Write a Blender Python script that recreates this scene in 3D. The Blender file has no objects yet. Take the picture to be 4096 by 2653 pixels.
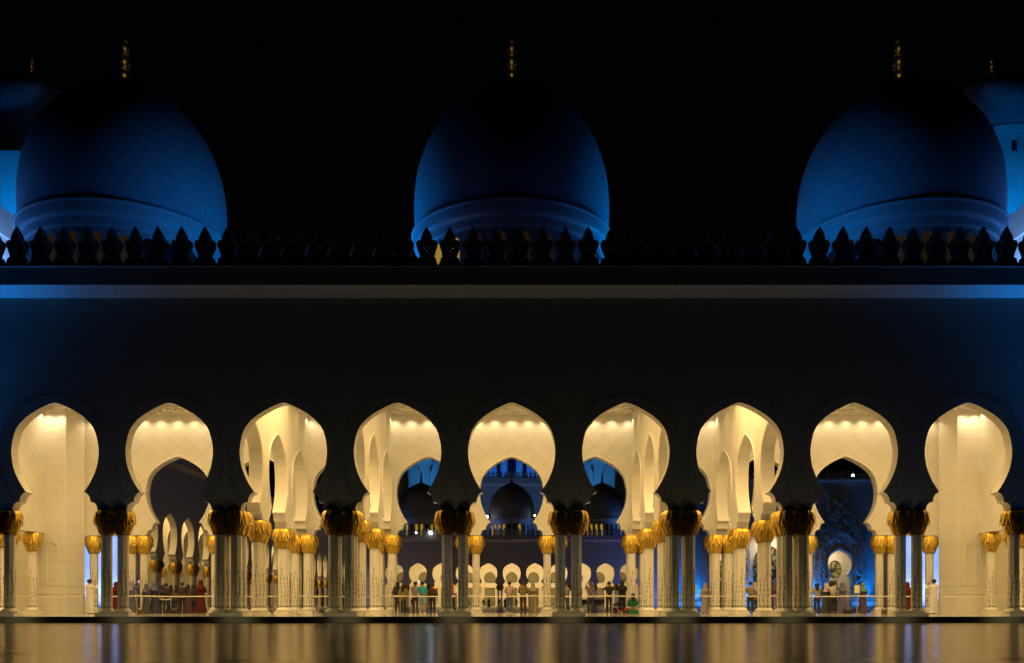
import bpy, math, random
from mathutils import Vector, Matrix
from mathutils.geometry import tessellate_polygon
random.seed(7)
sc = bpy.context.scene
R = math.radians
PI = math.pi
# ------------------------------------------------------------------ camera, world, exposure
S = 4.69            # bay spacing (m)
D0 = 38.2           # camera to front arcade
PM = 97.4           # photo pixels per metre at the front arcade
VX, VY = 2047.0, 2419.0
EYE = 0.49
cam = bpy.data.objects.new("camera", bpy.data.cameras.new("camera"))
sc.collection.objects.link(cam)
cam.location = (0, -D0, EYE)
cam.rotation_euler = (R(90), 0, 0)
cam.data.sensor_width = 36
cam.data.lens = 36 * 3720 / 4096
cam.data.shift_y = (VY - 1326.5) / 4096
cam.data.shift_x = 0.0003
cam.data.clip_end = 3000
cam.data.clip_start = 0.05
sc.camera = cam
sc.render.resolution_x, sc.render.resolution_y = 1024, 663
sc.view_settings.view_transform = 'Standard'
sc.view_settings.look = 'None'
sc.view_settings.exposure = 0
sc.view_settings.gamma = 1
w = bpy.data.worlds.new("World"); sc.world = w; w.use_nodes = True
bg = w.node_tree.nodes['Background']
bg.inputs[0].default_value = (0.35, 0.42, 0.6, 1)
bg.inputs[1].default_value = 0.0012
sc.cycles.use_denoising = True
sc.cycles.max_bounces = 7
sc.cycles.diffuse_bounces = 4
sc.cycles.glossy_bounces = 3
sc.cycles.sample_clamp_indirect = 3.0
sc.cycles.caustics_reflective = False
sc.cycles.caustics_refractive = False

BLUE = (0.0, 0.25, 1.0)
PALEBLUE = (0.10, 0.30, 1.0)
WARM = (1.0, 0.65, 0.23)
WARM2 = (1.0, 0.76, 0.40)
LIGHTS = []
def light(kind, loc, energy, color, target=None, size=0.2, angle=60, blend=0.8, size_y=None, spread=180):
    d = bpy.data.lights.new("lamp", kind); d.energy = energy; d.color = color
    if kind == 'AREA':
        d.shape = 'RECTANGLE'; d.size = size; d.size_y = size_y or size; d.spread = R(spread)
    else:
        d.shadow_soft_size = size
    if kind == 'SPOT':
        d.spot_size = R(angle); d.spot_blend = blend
    o = bpy.data.objects.new("lamp", d); sc.collection.objects.link(o)
    o.location = loc
    if target is not None:
        v = Vector(target) - Vector(loc)
        o.rotation_euler = v.to_track_quat('-Z', 'Y').to_euler()
    return o
def at(px, Y):
    return (px - VX) * (D0 + Y) / D0 / PM
# interior bay lamps (warm), ceiling at 11.17
YC = 7.0
for cx in (-4 * S, 0, 4 * S):
    light('AREA', (cx, 5.6, 11.05), 900, WARM, (cx, 5.6, 0), 8.0, size_y=6.0)
    for lx in (-4.6, 0, 4.6):
        for ly in (2.6, 9.2): light('SPOT', (cx + lx, ly, 11.0), 420, WARM, (cx + lx, ly, 0), 0.3, 95, 1.0)
for cx in (-2 * S, 2 * S):
    light('AREA', (cx, 5.6, 11.05), 420, WARM, (cx, 5.6, 0), 3.0, size_y=6.0)
    for ly in (2.6, 9.2): light('SPOT', (cx, ly, 11.0), 420, WARM, (cx, ly, 0), 0.3, 80, 1.0)
for cx in (-28.0, 28.0):
    light('AREA', (cx, 6.5, 10.9), 420, WARM, (cx, 6.5, 0), 2.0, size_y=7.0)
# wall-washing downlights along the rear wall and the side walls
DOWN = []
def down(x, y, e=48, ang=130):
    DOWN.append((x, y))
    light('SPOT', (x, y, 11.0), e, WARM2, (x, y + (0.9 if y > 12 else 0), 0), 0.04, ang, 1.0)
for i in range(-25, 26):
    x = i * 0.938
    if abs(abs(x) - 1.5 * S) < 0.45 or abs(abs(x) - 2.5 * S) < 0.45: continue
    down(x, 13.68)
for sx in (-1, 1):
    for wx, off in ((1.5, -1), (1.5, 1), (2.5, -1), (2.5, 1), (5.5, -1)):
        for j in range(5):
            down(sx * (wx * S + off * 0.72), 1.9 + j * 2.35, 26, 120)
    down(sx * 24.6, 12.15, 80); down(sx * 25.25, 12.15, 80)
# blue floods on the facade from beyond both ends (low on the pool edge)
for sx in (-1, 1):
    light('SPOT', (sx * 25.5, -0.85, 0.1), 2100, BLUE, (sx * 23.5, -.34, 13.1), 0.3, 50, 1.0)
    light('SPOT', (sx * 29, -1.1, 0.1), 2600, BLUE, (sx * 25, -.4, 13), 0.3, 75, 1.0)
    light('SPOT', (sx * 30, -4.0, 0.1), 240, BLUE, (sx * 23, 0, 9), 0.3, 95, 1.0)
for x in (-15, -9, -3, 3, 9, 15):  # added low spots, standing in for light thrown up by the pool
    light('SPOT', (x, -1.5, -0.2), 50, (0.95, 0.86, 0.76), (x, -.4, 13), 0.3, 110, 1.0)
for i in range(-5, 6):  # added warm strips before each pier, in place of the pool's reflected glow
    if i == 0: continue
    light('AREA', ((i - .5 * (1 if i > 0 else -1)) * S, -1.9, -0.12), 4.6, (1.0, 0.80, 0.36), ((i - .5 * (1 if i > 0 else -1)) * S, 0.2, 1.0), 1.3, size_y=0.2)
# blue floods on the roof, round the domes
for sx in (-1, 1):
    light('SPOT', (sx * 9.2, 7.4, 14.6), 1300, BLUE, (sx * 3.6, 7.2, 18.6), 1.0, 100, 1.0)
    light('SPOT', (sx * 9.6, 2.4, 14.9), 330, BLUE, (sx * 15.5, 6, 19), 1.2, 95, 1.0)
    light('SPOT', (sx * 10.2, 8.5, 14.9), 280, BLUE, (sx * 15.5, 7.5, 19), 1.0, 95, 1.0)
    light('SPOT', (sx * 26.4, 5.0, 14.9), 620, (0.06, 0.27, 1), (sx * 22.0, 6.6, 18.8), 1.0, 90, 1.0)
    for q in (-5.5, 5.5): light('SPOT', (sx * 18.8 + q, 0.9, 14.5), 110, (.03, .2, .9), (sx * 18.8 + q * .2, 5, 20.5), 0.8, 100, 1.0)
    # corner blocks and tower
    light('SPOT', (sx * 25.3, 11.0, 14.8), 5200, (0.16, 0.38, 1), (sx * 28, 12, 17.0), 0.4, 100, 1.0)
    light('SPOT', (sx * 31.2, 16.0, 22.8), 1000, BLUE, (sx * 31.2, 20.5, 26.2), 0.4, 78, 1.0)
    light('AREA', (sx * 25.6, 18.6, 0.3), 80, (.2, .36, 1), (sx * 25.6, 20.3, 2.0), 3, size_y=0.4, spread=90)
    light('AREA', (sx * 25.4, 17.4, 5.5), 60, (.2, .36, 1), (sx * 25.8, 20.3, 3.5), 1.5, spread=80)
light('SPOT', (31.5, 20.6, 29.3), 90, BLUE, (33.1, 24, 32.6), 0.3, 100, 1.0)
light('SPOT', (36.5, 21.0, 29.3), 90, BLUE, (34.1, 25, 32.6), 0.3, 100, 1.0)
for sx in (-1, 1): light('SPOT', (sx * 40, -72, 5), 26000, (1, .74, .30), (sx * 33.1, 26, 38.4), 0.3, 1.5, .6)  # added narrow warm spots behind the camera, only for the tower finials
for q in (-5, 5): light('SPOT', (q, 0.9, 14.5), 28, (.08, .18, .9), (q * .2, 5, 20.5), 0.8, 100, 1.0)
for fx in (-4 * S, 0, 4 * S):  # unseen warm spots added behind the camera to pick out the dome finials
    light('SPOT', (fx * 1.2, -72, 5), 15000, (1, .74, .30), (fx, 7, 27.0), 0.3, 1.7, .6)
# relief wall uplights
for x in (24.5, 28, 36, 41, 46, 53.5, 57, 61):
    light('AREA', (x, 102.5, 0.25), 40, (0.02, 0.28, 1.0), (x, 103.2, 3.5), 3.0, size_y=0.3)
    light('SPOT', (x, 102.3, 0.3), 2200, (0.0, 0.22, 1.0), (x, 103.0, 12.0), 0.15, 75, 1.0)
light('AREA', (50, 105.5, 8.5), 170, (1, 0.74, 0.42), (50, 108, 3), 3)
light('AREA', (32.4, 105.5, 8.5), 150, (1, 0.74, 0.42), (32.4, 108, 3), 3)
# far courtyard : arcade interior, domes, prayer hall
FY = 147.8
for i in range(-5, 6):
    light('AREA', (i * S, FY + 5, 10.9), 620, WARM, (i * S, FY + 9, 0), 3.6, size_y=4)
for sx in (-1, 1):
    light('SPOT', (sx * 6.0, FY + 2.5, 14.6), 150, PALEBLUE, (0, FY + 7, 19), 0.4, 90, 1.0)
    light('SPOT', (sx * (4 * S + 6), FY + 2.2, 14.6), 420 if sx > 0 else 130, PALEBLUE, (sx * 4 * S, FY + 6, 18.5), 0.4, 90, 1.0)
    light('AREA', (sx * 31, FY - 8, 1), 520 if sx > 0 else 110, (.12, .25, 1), (sx * 22, FY, 7), 3)
    light('SPOT', (sx * 17.5, 165, 15.5), 8500, (0.03, 0.34, 1.0), (sx * 19.5, 172, 37), 1.0, 60, 1.0)
light('AREA', (0, 165, 15), 520, (0.2, 0.42, 1.0), (0, 178, 28), 40, size_y=2)
light('AREA', (0, 183.5, 30.6), 1300, (0.02, 0.2, 1.0), (0, 190, 37), 40, size_y=1)
# left side arcade interior
for k in range(24):
    light('AREA', (-34.5, 37 + k * S, 10.9), 210, WARM, (-35.5, 37 + k * S, 0), 3.2, size_y=4)

# ------------------------------------------------------------------ materials
def mat(name, color, rough=0.5, metal=0.0, emit=None, estr=0, bump=0, bscale=8, var=0.0, vscale=3, spec=0.5):
    m = bpy.data.materials.new(name); m.use_nodes = True
    nt = m.node_tree; b = nt.nodes['Principled BSDF']
    b.inputs['Base Color'].default_value = (*color, 1)
    b.inputs['Roughness'].default_value = rough
    b.inputs['Metallic'].default_value = metal
    b.inputs['Specular IOR Level'].default_value = spec
    if emit:
        b.inputs['Emission Color'].default_value = (*emit, 1); b.inputs['Emission Strength'].default_value = estr
    if bump or var:
        tc = nt.nodes.new('ShaderNodeTexCoord')
        n = nt.nodes.new('ShaderNodeTexNoise'); n.inputs['Scale'].default_value = vscale if var else bscale
        n.inputs['Detail'].default_value = 5
        nt.links.new(tc.outputs['Object'], n.inputs['Vector'])
        if var:
            mx = nt.nodes.new('ShaderNodeMix'); mx.data_type = 'RGBA'
            mx.inputs['A'].default_value = (*[c * (1 - var) for c in color], 1)
            mx.inputs['B'].default_value = (*[min(1, c * (1 + var)) for c in color], 1)
            nt.links.new(n.outputs['Fac'], mx.inputs['Factor']); nt.links.new(mx.outputs['Result'], b.inputs['Base Color'])
        if bump:
            n2 = nt.nodes.new('ShaderNodeTexNoise'); n2.inputs['Scale'].default_value = bscale
            nt.links.new(tc.outputs['Object'], n2.inputs['Vector'])
            bp = nt.nodes.new('ShaderNodeBump'); bp.inputs['Strength'].default_value = bump; bp.inputs['Distance'].default_value = 0.02
            nt.links.new(n2.outputs['Fac'], bp.inputs['Height']); nt.links.new(bp.outputs[0], b.inputs['Normal'])
    return m
def M(nt, op, a, b=None, c=None):
    n = nt.nodes.new('ShaderNodeMath'); n.operation = op
    for i, v in enumerate((a, b, c)):
        if v is None: continue
        if isinstance(v, (int, float)): n.inputs[i].default_value = v
        else: nt.links.new(v, n.inputs[i])
    return n.outputs[0]
def tiles(name, kind, base=(0.78, 0.755, 0.70), size=0.94, wd=0.010, dark=0.42, rough=0.42, off=(0, 0), size2=None, coord='Object'):
    """marble cladding with thin joints: 'diamond', 'rows', 'grid', 'brick' (uv), in object x / z"""
    m = bpy.data.materials.new(name); m.use_nodes = True
    nt = m.node_tree; b = nt.nodes['Principled BSDF']; b.inputs['Roughness'].default_value = rough
    tc = nt.nodes.new('ShaderNodeTexCoord'); sp = nt.nodes.new('ShaderNodeSeparateXYZ')
    nt.links.new(tc.outputs[coord], sp.inputs[0])
    x, y, z = sp.outputs
    s2 = size2 or size
    if kind == 'diamond':
        p = M(nt, 'DIVIDE', M(nt, 'ADD', M(nt, 'ADD', x, z), off[0]), size); q = M(nt, 'DIVIDE', M(nt, 'ADD', M(nt, 'SUBTRACT', x, z), off[1]), size)
        wn = wd * 1.41 / size; lines = [(p, wn), (q, wn)]
    elif kind == 'rows':
        lines = [(M(nt, 'DIVIDE', M(nt, 'ADD', z, off[0]), size), wd / size)]
        p, q = lines[0][0], lines[0][0]
    elif kind == 'cols':
        lines = [(M(nt, 'DIVIDE', M(nt, 'ADD', x, off[0]), size), wd / size)]; p, q = lines[0][0], lines[0][0]
    elif kind == 'floor':
        lines = [(M(nt, 'DIVIDE', x, size), wd / size), (M(nt, 'DIVIDE', y, size), wd / size)]; p, q = lines[0][0], lines[1][0]
    else:
        yy = y if coord == 'UV' else z
        q = M(nt, 'DIVIDE', M(nt, 'ADD', yy, off[1]), s2); row = M(nt, 'FLOOR', q)
        p = M(nt, 'ADD', M(nt, 'DIVIDE', x, size), M(nt, 'MULTIPLY', M(nt, 'MODULO', row, 2.0), 0.5))
        lines = [(p, wd / size), (q, wd / s2)]
    tot = None
    for v, wn in lines:
        f = M(nt, 'ABSOLUTE', M(nt, 'SUBTRACT', M(nt, 'FRACT', v), 0.5))
        l = M(nt, 'GREATER_THAN', f, 0.5 - wn / 2)
        tot = l if tot is None else M(nt, 'MAXIMUM', tot, l)
    # per-tile tint
    wn_ = nt.nodes.new('ShaderNodeTexWhiteNoise'); wn_.noise_dimensions = '2D'
    cb = nt.nodes.new('ShaderNodeCombineXYZ'); nt.links.new(M(nt, 'FLOOR', p), cb.inputs[0]); nt.links.new(M(nt, 'FLOOR', q), cb.inputs[1])
    nt.links.new(cb.outputs[0], wn_.inputs['Vector'])
    no = nt.nodes.new('ShaderNodeTexNoise'); no.inputs['Scale'].default_value = 0.9; no.inputs['Detail'].default_value = 7; no.inputs['Distortion'].default_value = 1.2
    nt.links.new(tc.outputs['Object'], no.inputs['Vector'])
    k = M(nt, 'ADD', M(nt, 'MULTIPLY', wn_.outputs['Value'], 0.07), M(nt, 'MULTIPLY', no.outputs['Fac'], 0.10))
    k = M(nt, 'ADD', k, 0.87)
    k = M(nt, 'MULTIPLY', k, M(nt, 'SUBTRACT', 1.0, M(nt, 'MULTIPLY', tot, dark)))
    vm = nt.nodes.new('ShaderNodeVectorMath'); vm.operation = 'SCALE'; vm.inputs[0].default_value = base
    nt.links.new(k, vm.inputs['Scale']); nt.links.new(vm.outputs[0], b.inputs['Base Color'])
    return m
MARB = (0.78, 0.755, 0.70)
m_wall = tiles("marble_diamond", 'diamond')
m_intra = tiles("marble_ring", 'rows', size=0.42, wd=0.010)
m_soffit = tiles("marble_soffit", 'cols', size=0.475, wd=0.012)
m_fascia = tiles("marble_fascia", 'cols', size=0.95, wd=0.012)
m_block = tiles("marble_block", 'brick', size=1.9, size2=0.95, wd=0.010)
m_dome = tiles("marble_dome", 'brick', base=(0.72, 0.73, 0.74), size=0.68, size2=0.52, wd=0.022, dark=0.5, rough=0.6, coord='UV')
m_plain = mat("marble_plain", MARB, 0.4, bump=0.05, bscale=3, var=0.05, vscale=1.5)
m_rim = mat("marble_rim", (0.80, 0.78, 0.73), 0.35)
m_cren = mat("marble_carved", (0.55, 0.54, 0.52), 0.6)
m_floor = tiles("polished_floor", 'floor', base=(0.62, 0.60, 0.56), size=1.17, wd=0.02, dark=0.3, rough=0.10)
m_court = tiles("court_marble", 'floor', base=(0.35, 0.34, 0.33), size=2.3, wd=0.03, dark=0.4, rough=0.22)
m_gold = mat("gold_leaf", (0.76, 0.50, 0.085), 0.36, 0.8, bump=0.25, bscale=40)
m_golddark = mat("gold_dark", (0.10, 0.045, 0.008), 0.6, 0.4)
m_brass = mat("brass_finial", (0.8, 0.55, 0.18), 0.38, 1.0)
m_black = mat("pool_granite", (0.012, 0.011, 0.010), 0.35)
m_steel = mat("brushed_steel", (0.62, 0.60, 0.56), 0.28, 1.0)
m_belt = mat("belt_cream", (0.85, 0.80, 0.68), 0.6)
m_sign = mat("sign_paper", (0.8, 0.78, 0.7), 0.5)
m_lamp = mat("lamp_white", (1, 1, 1), 0.3, emit=(0.75, 0.92, 1.0), estr=22)
m_lampw = mat("lamp_warm", (1, 1, 1), 0.3, emit=(1.0, 0.72, 0.32), estr=18)
m_down = mat("downlight_lens", (1, 1, 1), 0.3, emit=(1.0, 0.80, 0.5), estr=12)
m_dark = mat("dark_metal", (0.03, 0.03, 0.035), 0.45, 0.6)
m_red = mat("inlay_red", (0.22, 0.05, 0.03), 0.4)
m_violet = mat("inlay_violet", (0.07, 0.06, 0.16), 0.4)
m_ochre = mat("inlay_ochre", (0.42, 0.22, 0.06), 0.4)
m_green = mat("inlay_green", (0.09, 0.11, 0.04), 0.4)
m_skin = mat("skin", (0.42, 0.25, 0.17), 0.5)
m_hair = mat("hair_black", (0.012, 0.010, 0.009), 0.5)
m_yel = mat("window_glow", (0.4, 0.3, 0.1), 0.5, emit=(1.0, 0.62, 0.03), estr=0.30)
m_yeldim = mat("window_glow_dim", (0.3, 0.2, 0.1), 0.5, emit=(1.0, 0.5, 0.03), estr=0.012)
m_wdark = mat("window_dark", (0.02, 0.02, 0.03), 0.2)
def mosaic(name, c1, c2, scale, thick):
    m = bpy.data.materials.new(name); m.use_nodes = True; nt = m.node_tree; b = nt.nodes['Principled BSDF']; b.inputs['Roughness'].default_value = 0.25
    tc = nt.nodes.new('ShaderNodeTexCoord'); v = nt.nodes.new('ShaderNodeTexVoronoi'); v.feature = 'DISTANCE_TO_EDGE'; v.inputs['Scale'].default_value = scale
    v2 = nt.nodes.new('ShaderNodeTexVoronoi'); v2.inputs['Scale'].default_value = scale
    nt.links.new(tc.outputs['Object'], v.inputs['Vector']); nt.links.new(tc.outputs['Object'], v2.inputs['Vector'])
    cr = nt.nodes.new('ShaderNodeValToRGB'); cr.color_ramp.interpolation = 'CONSTANT'
    cr.color_ramp.elements[0].color = (*c2, 1); cr.color_ramp.elements[1].position = thick; cr.color_ramp.elements[1].color = (0, 0, 0, 1)
    sp = nt.nodes.new('ShaderNodeSeparateColor'); nt.links.new(v2.outputs['Color'], sp.inputs[0])
    c = nt.nodes.new('ShaderNodeValToRGB'); c.color_ramp.interpolation = 'CONSTANT'
    e = c.color_ramp.elements; e[0].color = (*c1, 1); e[1].position = 0.45; e[1].color = (c1[0] * .6, c1[1] * .9, c1[2] * .45, 1)
    e2 = e.new(0.75); e2.color = (c1[0] * .7, c1[1] * .85, c1[2] * 1.1, 1)
    nt.links.new(sp.outputs[0], c.inputs[0])
    mx = nt.nodes.new('ShaderNodeMix'); mx.data_type = 'RGBA'
    nt.links.new(M(nt, 'LESS_THAN', v.outputs['Distance'], thick), mx.inputs['Factor'])
    nt.links.new(c.outputs[0], mx.inputs['A']); mx.inputs['B'].default_value = (*c2, 1)
    nt.links.new(mx.outputs['Result'], b.inputs['Base Color'])
    return m
m_mosaic = mosaic("mosaic_glass", (0.17, 0.17, 0.12), (0.30, 0.29, 0.2), 3.2, 0.09)
m_mosaic_big = mosaic("mosaic_glass_gold", (0.42, 0.36, 0.18), (0.06, 0.045, 0.02), 1.1, 0.10)
# water
m_water = bpy.data.materials.new("pool_water"); m_water.use_nodes = True
nt = m_water.node_tree; b = nt.nodes['Principled BSDF']
b.inputs['Base Color'].default_value = (0.006, 0.009, 0.011, 1); b.inputs['Roughness'].default_value = 0.17; b.inputs['IOR'].default_value = 1.5
tc = nt.nodes.new('ShaderNodeTexCoord'); mp = nt.nodes.new('ShaderNodeMapping'); mp.inputs['Scale'].default_value = (0.05, 0.75, 1)
n = nt.nodes.new('ShaderNodeTexNoise'); n.inputs['Scale'].default_value = 1.2; n.inputs['Detail'].default_value = 7; n.inputs['Roughness'].default_value = 0.62
bp = nt.nodes.new('ShaderNodeBump'); bp.inputs['Strength'].default_value = 0.2; bp.inputs['Distance'].default_value = 0.12
nt.links.new(tc.outputs['Object'], mp.inputs[0]); nt.links.new(mp.outputs[0], n.inputs['Vector']); nt.links.new(n.outputs['Fac'], bp.inputs['Height']); nt.links.new(bp.outputs[0], b.inputs['Normal'])

# ------------------------------------------------------------------ mesh helpers
class MB:
    def __init__(s): s.v = []; s.f = []; s.m = []; s.uv = {}
    def quad(s, a, b, c, d, m=0):
        i = len(s.v); s.v += [a, b, c, d]; s.f.append((i, i + 1, i + 2, i + 3)); s.m.append(m)
    def poly(s, pts, m=0):
        i = len(s.v); s.v += pts; s.f.append(tuple(range(i, i + len(pts)))); s.m.append(m)
    def box(s, x0, x1, y0, y1, z0, z1, m=0):
        i = len(s.v)
        s.v += [(x, y, z) for z in (z0, z1) for x, y in ((x0, y0), (x1, y0), (x1, y1), (x0, y1))]
        for q in ((3, 2, 1, 0), (4, 5, 6, 7), (0, 1, 5, 4), (1, 2, 6, 5), (2, 3, 7, 6), (3, 0, 4, 7)):
            s.f.append(tuple(i + k for k in q)); s.m.append(m)
    def prism_z(s, pts, z0, z1, m=0):
        n = len(pts); i = len(s.v)
        s.v += [(x, y, z0) for x, y in pts] + [(x, y, z1) for x, y in pts]
        for k in range(n):
            j = (k + 1) % n; s.f.append((i + k, i + j, i + n + j, i + n + k)); s.m.append(m)
        s.f.append(tuple(i + n + k for k in range(n))); s.m.append(m)
        s.f.append(tuple(i + n - 1 - k for k in range(n))); s.m.append(m)
    def extrude_x(s, pts, x0, x1, mats):
        """pts (y,z) closed outline"""
        n = len(pts); i = len(s.v)
        s.v += [(x0, y, z) for y, z in pts] + [(x1, y, z) for y, z in pts]
        for k in range(n):
            j = (k + 1) % n; s.f.append((i + k, i + j, i + n + j, i + n + k)); s.m.append(mats[k])
        s.f.append(tuple(i + k for k in range(n))); s.m.append(mats[0])
        s.f.append(tuple(i + 2 * n - 1 - k for k in range(n))); s.m.append(mats[0])
    def lathe(s, prof, n=24, c=(0, 0, 0), m=0, a0=0, oval=1.0):
        i = len(s.v)
        for r, z in prof:
            for k in range(n):
                a = a0 + 2 * PI * k / n; s.v.append((c[0] + r * math.cos(a), c[1] + r * oval * math.sin(a), c[2] + z))
        for p in range(len(prof) - 1):
            for k in range(n):
                j = (k + 1) % n; s.f.append((i + p * n + k, i + p * n + j, i + (p + 1) * n + j, i + (p + 1) * n + k)); s.m.append(m)
    def tube(s, pts, r, n=6, m=0, closed=False):
        pts = [Vector(p) for p in pts]; i = len(s.v); L = len(pts)
        for k, p in enumerate(pts):
            d = (pts[min(k + 1, L - 1)] - pts[max(k - 1, 0)]).normalized()
            up = Vector((0, 1, 0)) if abs(d.y) < 0.9 else Vector((1, 0, 0))
            u = d.cross(up).normalized(); v = d.cross(u)
            rr = r[k] if isinstance(r, (list, tuple)) else r
            for q in range(n):
                a = 2 * PI * q / n; s.v.append(tuple(p + u * rr * math.cos(a) + v * rr * math.sin(a)))
        for k in range(L - 1):
            for q in range(n):
                j = (q + 1) % n; s.f.append((i + k * n + q, i + k * n + j, i + (k + 1) * n + j, i + (k + 1) * n + q)); s.m.append(m)
        s.f.append(tuple(i + q for q in range(n))); s.m.append(m)
        s.f.append(tuple(i + (L - 1) * n + n - 1 - q for q in range(n))); s.m.append(m)
    def slab(s, outer, holes, y0, y1, mats=(0, 0), side_mats=None):
        """outline in (x,z) extruded from y0 (front) to y1; mats = (face, side)"""
        loops = [outer] + holes
        tri = tessellate_polygon([[Vector((x, z, 0)) for x, z in l] for l in loops])
        flat = [p for l in loops for p in l]
        for yy, flip in ((y0, False), (y1, True)):
            i = len(s.v); s.v += [(x, yy, z) for x, z in flat]
            for t in tri:
                a, b_, c = [flat[q] for q in t]
                area = (b_[0] - a[0]) * (c[1] - a[1]) - (c[0] - a[0]) * (b_[1] - a[1])
                if abs(area) < 1e-9: continue
                tt = t if (area > 0) != flip else (t[0], t[2], t[1])
                s.f.append(tuple(i + q for q in tt)); s.m.append(mats[0])
        for l in loops:
            n = len(l); i = len(s.v); s.v += [(x, y0, z) for x, z in l] + [(x, y1, z) for x, z in l]
            for k in range(n):
                j = (k + 1) % n; s.f.append((i + k, i + j, i + n + j, i + n + k)); s.m.append(mats[1])
    def mesh(s, name, mats, smooth=None):
        me = bpy.data.meshes.new(name); me.from_pydata(s.v, [], s.f)
        for m in mats: me.materials.append(m)
        me.polygons.foreach_set('material_index', s.m)
        if smooth:
            me.polygons.foreach_set('use_smooth', [True] * len(s.f)); me.update(); me.set_sharp_from_angle(angle=R(smooth))
        me.update()
        import bmesh
        return me
    def build(s, name, mats, parent=None, loc=(0, 0, 0), rz=0, smooth=None, fix=True):
        if not isinstance(mats, (list, tuple)): mats = [mats]
        me = s.mesh(name, mats, smooth)
        if fix:
            import bmesh
            bm = bmesh.new(); bm.from_mesh(me)
            bmesh.ops.remove_doubles(bm, verts=bm.verts, dist=1e-5)
            bmesh.ops.recalc_face_normals(bm, faces=bm.faces); bm.to_mesh(me); bm.free()
            if smooth: me.set_sharp_from_angle(angle=R(smooth))
        return link(name, me, parent, loc, rz)
def link(name, me, parent=None, loc=(0, 0, 0), rz=0, scale=None):
    o = bpy.data.objects.new(name, me); sc.collection.objects.link(o)
    o.parent = parent; o.location = loc; o.rotation_euler = (0, 0, rz)
    if scale: o.scale = scale
    return o
def thing(name, label, cat, loc=(0, 0, 0), rz=0, group=None):
    o = bpy.data.objects.new(name, None); sc.collection.objects.link(o); o.location = loc; o.rotation_euler = (0, 0, rz)
    o.empty_display_size = 0.3
    return tag(o, label, cat, group)
def tag(o, label, cat, group=None):
    o['label'] = label; o['category'] = cat
    if group: o['group'] = group
    return o
def struct(o, kind='structure'):
    o['kind'] = kind; return o
def spline(pts, n):
    out = []; P = [pts[0]] + list(pts) + [pts[-1]]
    for i in range(1, len(P) - 2):
        p0, p1, p2, p3 = P[i - 1:i + 3]
        for k in range(n):
            t = k / n
            out.append(tuple(0.5 * (2 * b + (c - a) * t + (2 * a - 5 * b + 4 * c - d) * t * t + (3 * b - a - 3 * c + d) * t ** 3) for a, b, c, d in zip(p0, p1, p2, p3)))
    out.append(tuple(pts[-1])); return out

# ------------------------------------------------------------------ arch profile (half width, height) from capital up to the tip
CAP = 4.38
LOBES = [(1.74, CAP), (1.735, 4.46), (1.70, 4.57), (1.63, 4.66), (1.53, 4.705), (1.455, 4.71), (1.45, 4.80), (1.42, 4.91), (1.36, 5.01), (1.28, 5.08), (1.19, 5.12)]
RING = spline([(1.19, 5.12), (1.33, 5.32), (1.51, 5.63), (1.71, 6.14), (1.79, 6.65), (1.78, 7.0), (1.71, 7.38), (1.60, 7.70), (1.40, 7.98), (1.15, 8.215), (0.88, 8.40), (0.52, 8.60), (0.25, 8.72), (0.09, 8.772), (0.0, 8.785)], 4)
def arch(c, sc_=1.0):
    half = LOBES + RING[1:]
    left = [(c - h * sc_, z * sc_) for h, z in half]
    right = [(c + h * sc_, z * sc_) for h, z in reversed(half[:-1])]
    return left + right
def arcade_outline(u0, u1, top, centers, z0=CAP, z1=CAP, w0=0, w1=0):
    pts = [(u0, top), (u0, z0)]
    if w0: pts += [(u0 + w0, z0), (u0 + w0, CAP)]
    for c in centers: pts += arch(c)
    if w1: pts += [(u1 - w1, CAP), (u1 - w1, z1)]
    pts += [(u1, z1), (u1, top)]
    return pts
def rim_mesh(faces=(-0.004, 0.564), r=0.045, front=True):
    mb = MB()
    pts = [(-h, z) for h, z in RING] + [(h, z) for h, z in reversed(RING[:-1])]
    off = []
    for i, (x, z) in enumerate(pts):
        a = pts[max(0, i - 1)]; b_ = pts[min(len(pts) - 1, i + 1)]
        d = Vector((b_[0] - a[0], b_[1] - a[1])).normalized(); off.append((x - d.y * 0.05, z + d.x * 0.05))
    for yy in faces:
        if front or yy > 0.1: mb.tube([(x, yy, z) for x, z in off], r, 8)
    # moulding under the lobes and along the capital line
    for sx in (-1, 1):
        for yy in faces:
            if not front and yy < .1: continue
            mb.tube([(sx * (h + 0.03), yy, z + 0.02) for h, z in LOBES], 0.028, 6)
            if not front and yy < .1: continue
            mb.tube([(sx * 1.76, yy, CAP + .03), (sx * S / 2, yy, CAP + .03)], 0.028, 6)
    return mb.mesh("arch_rim", [m_rim], 60)
RIM = rim_mesh(); RIMF = rim_mesh(front=False)
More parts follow.
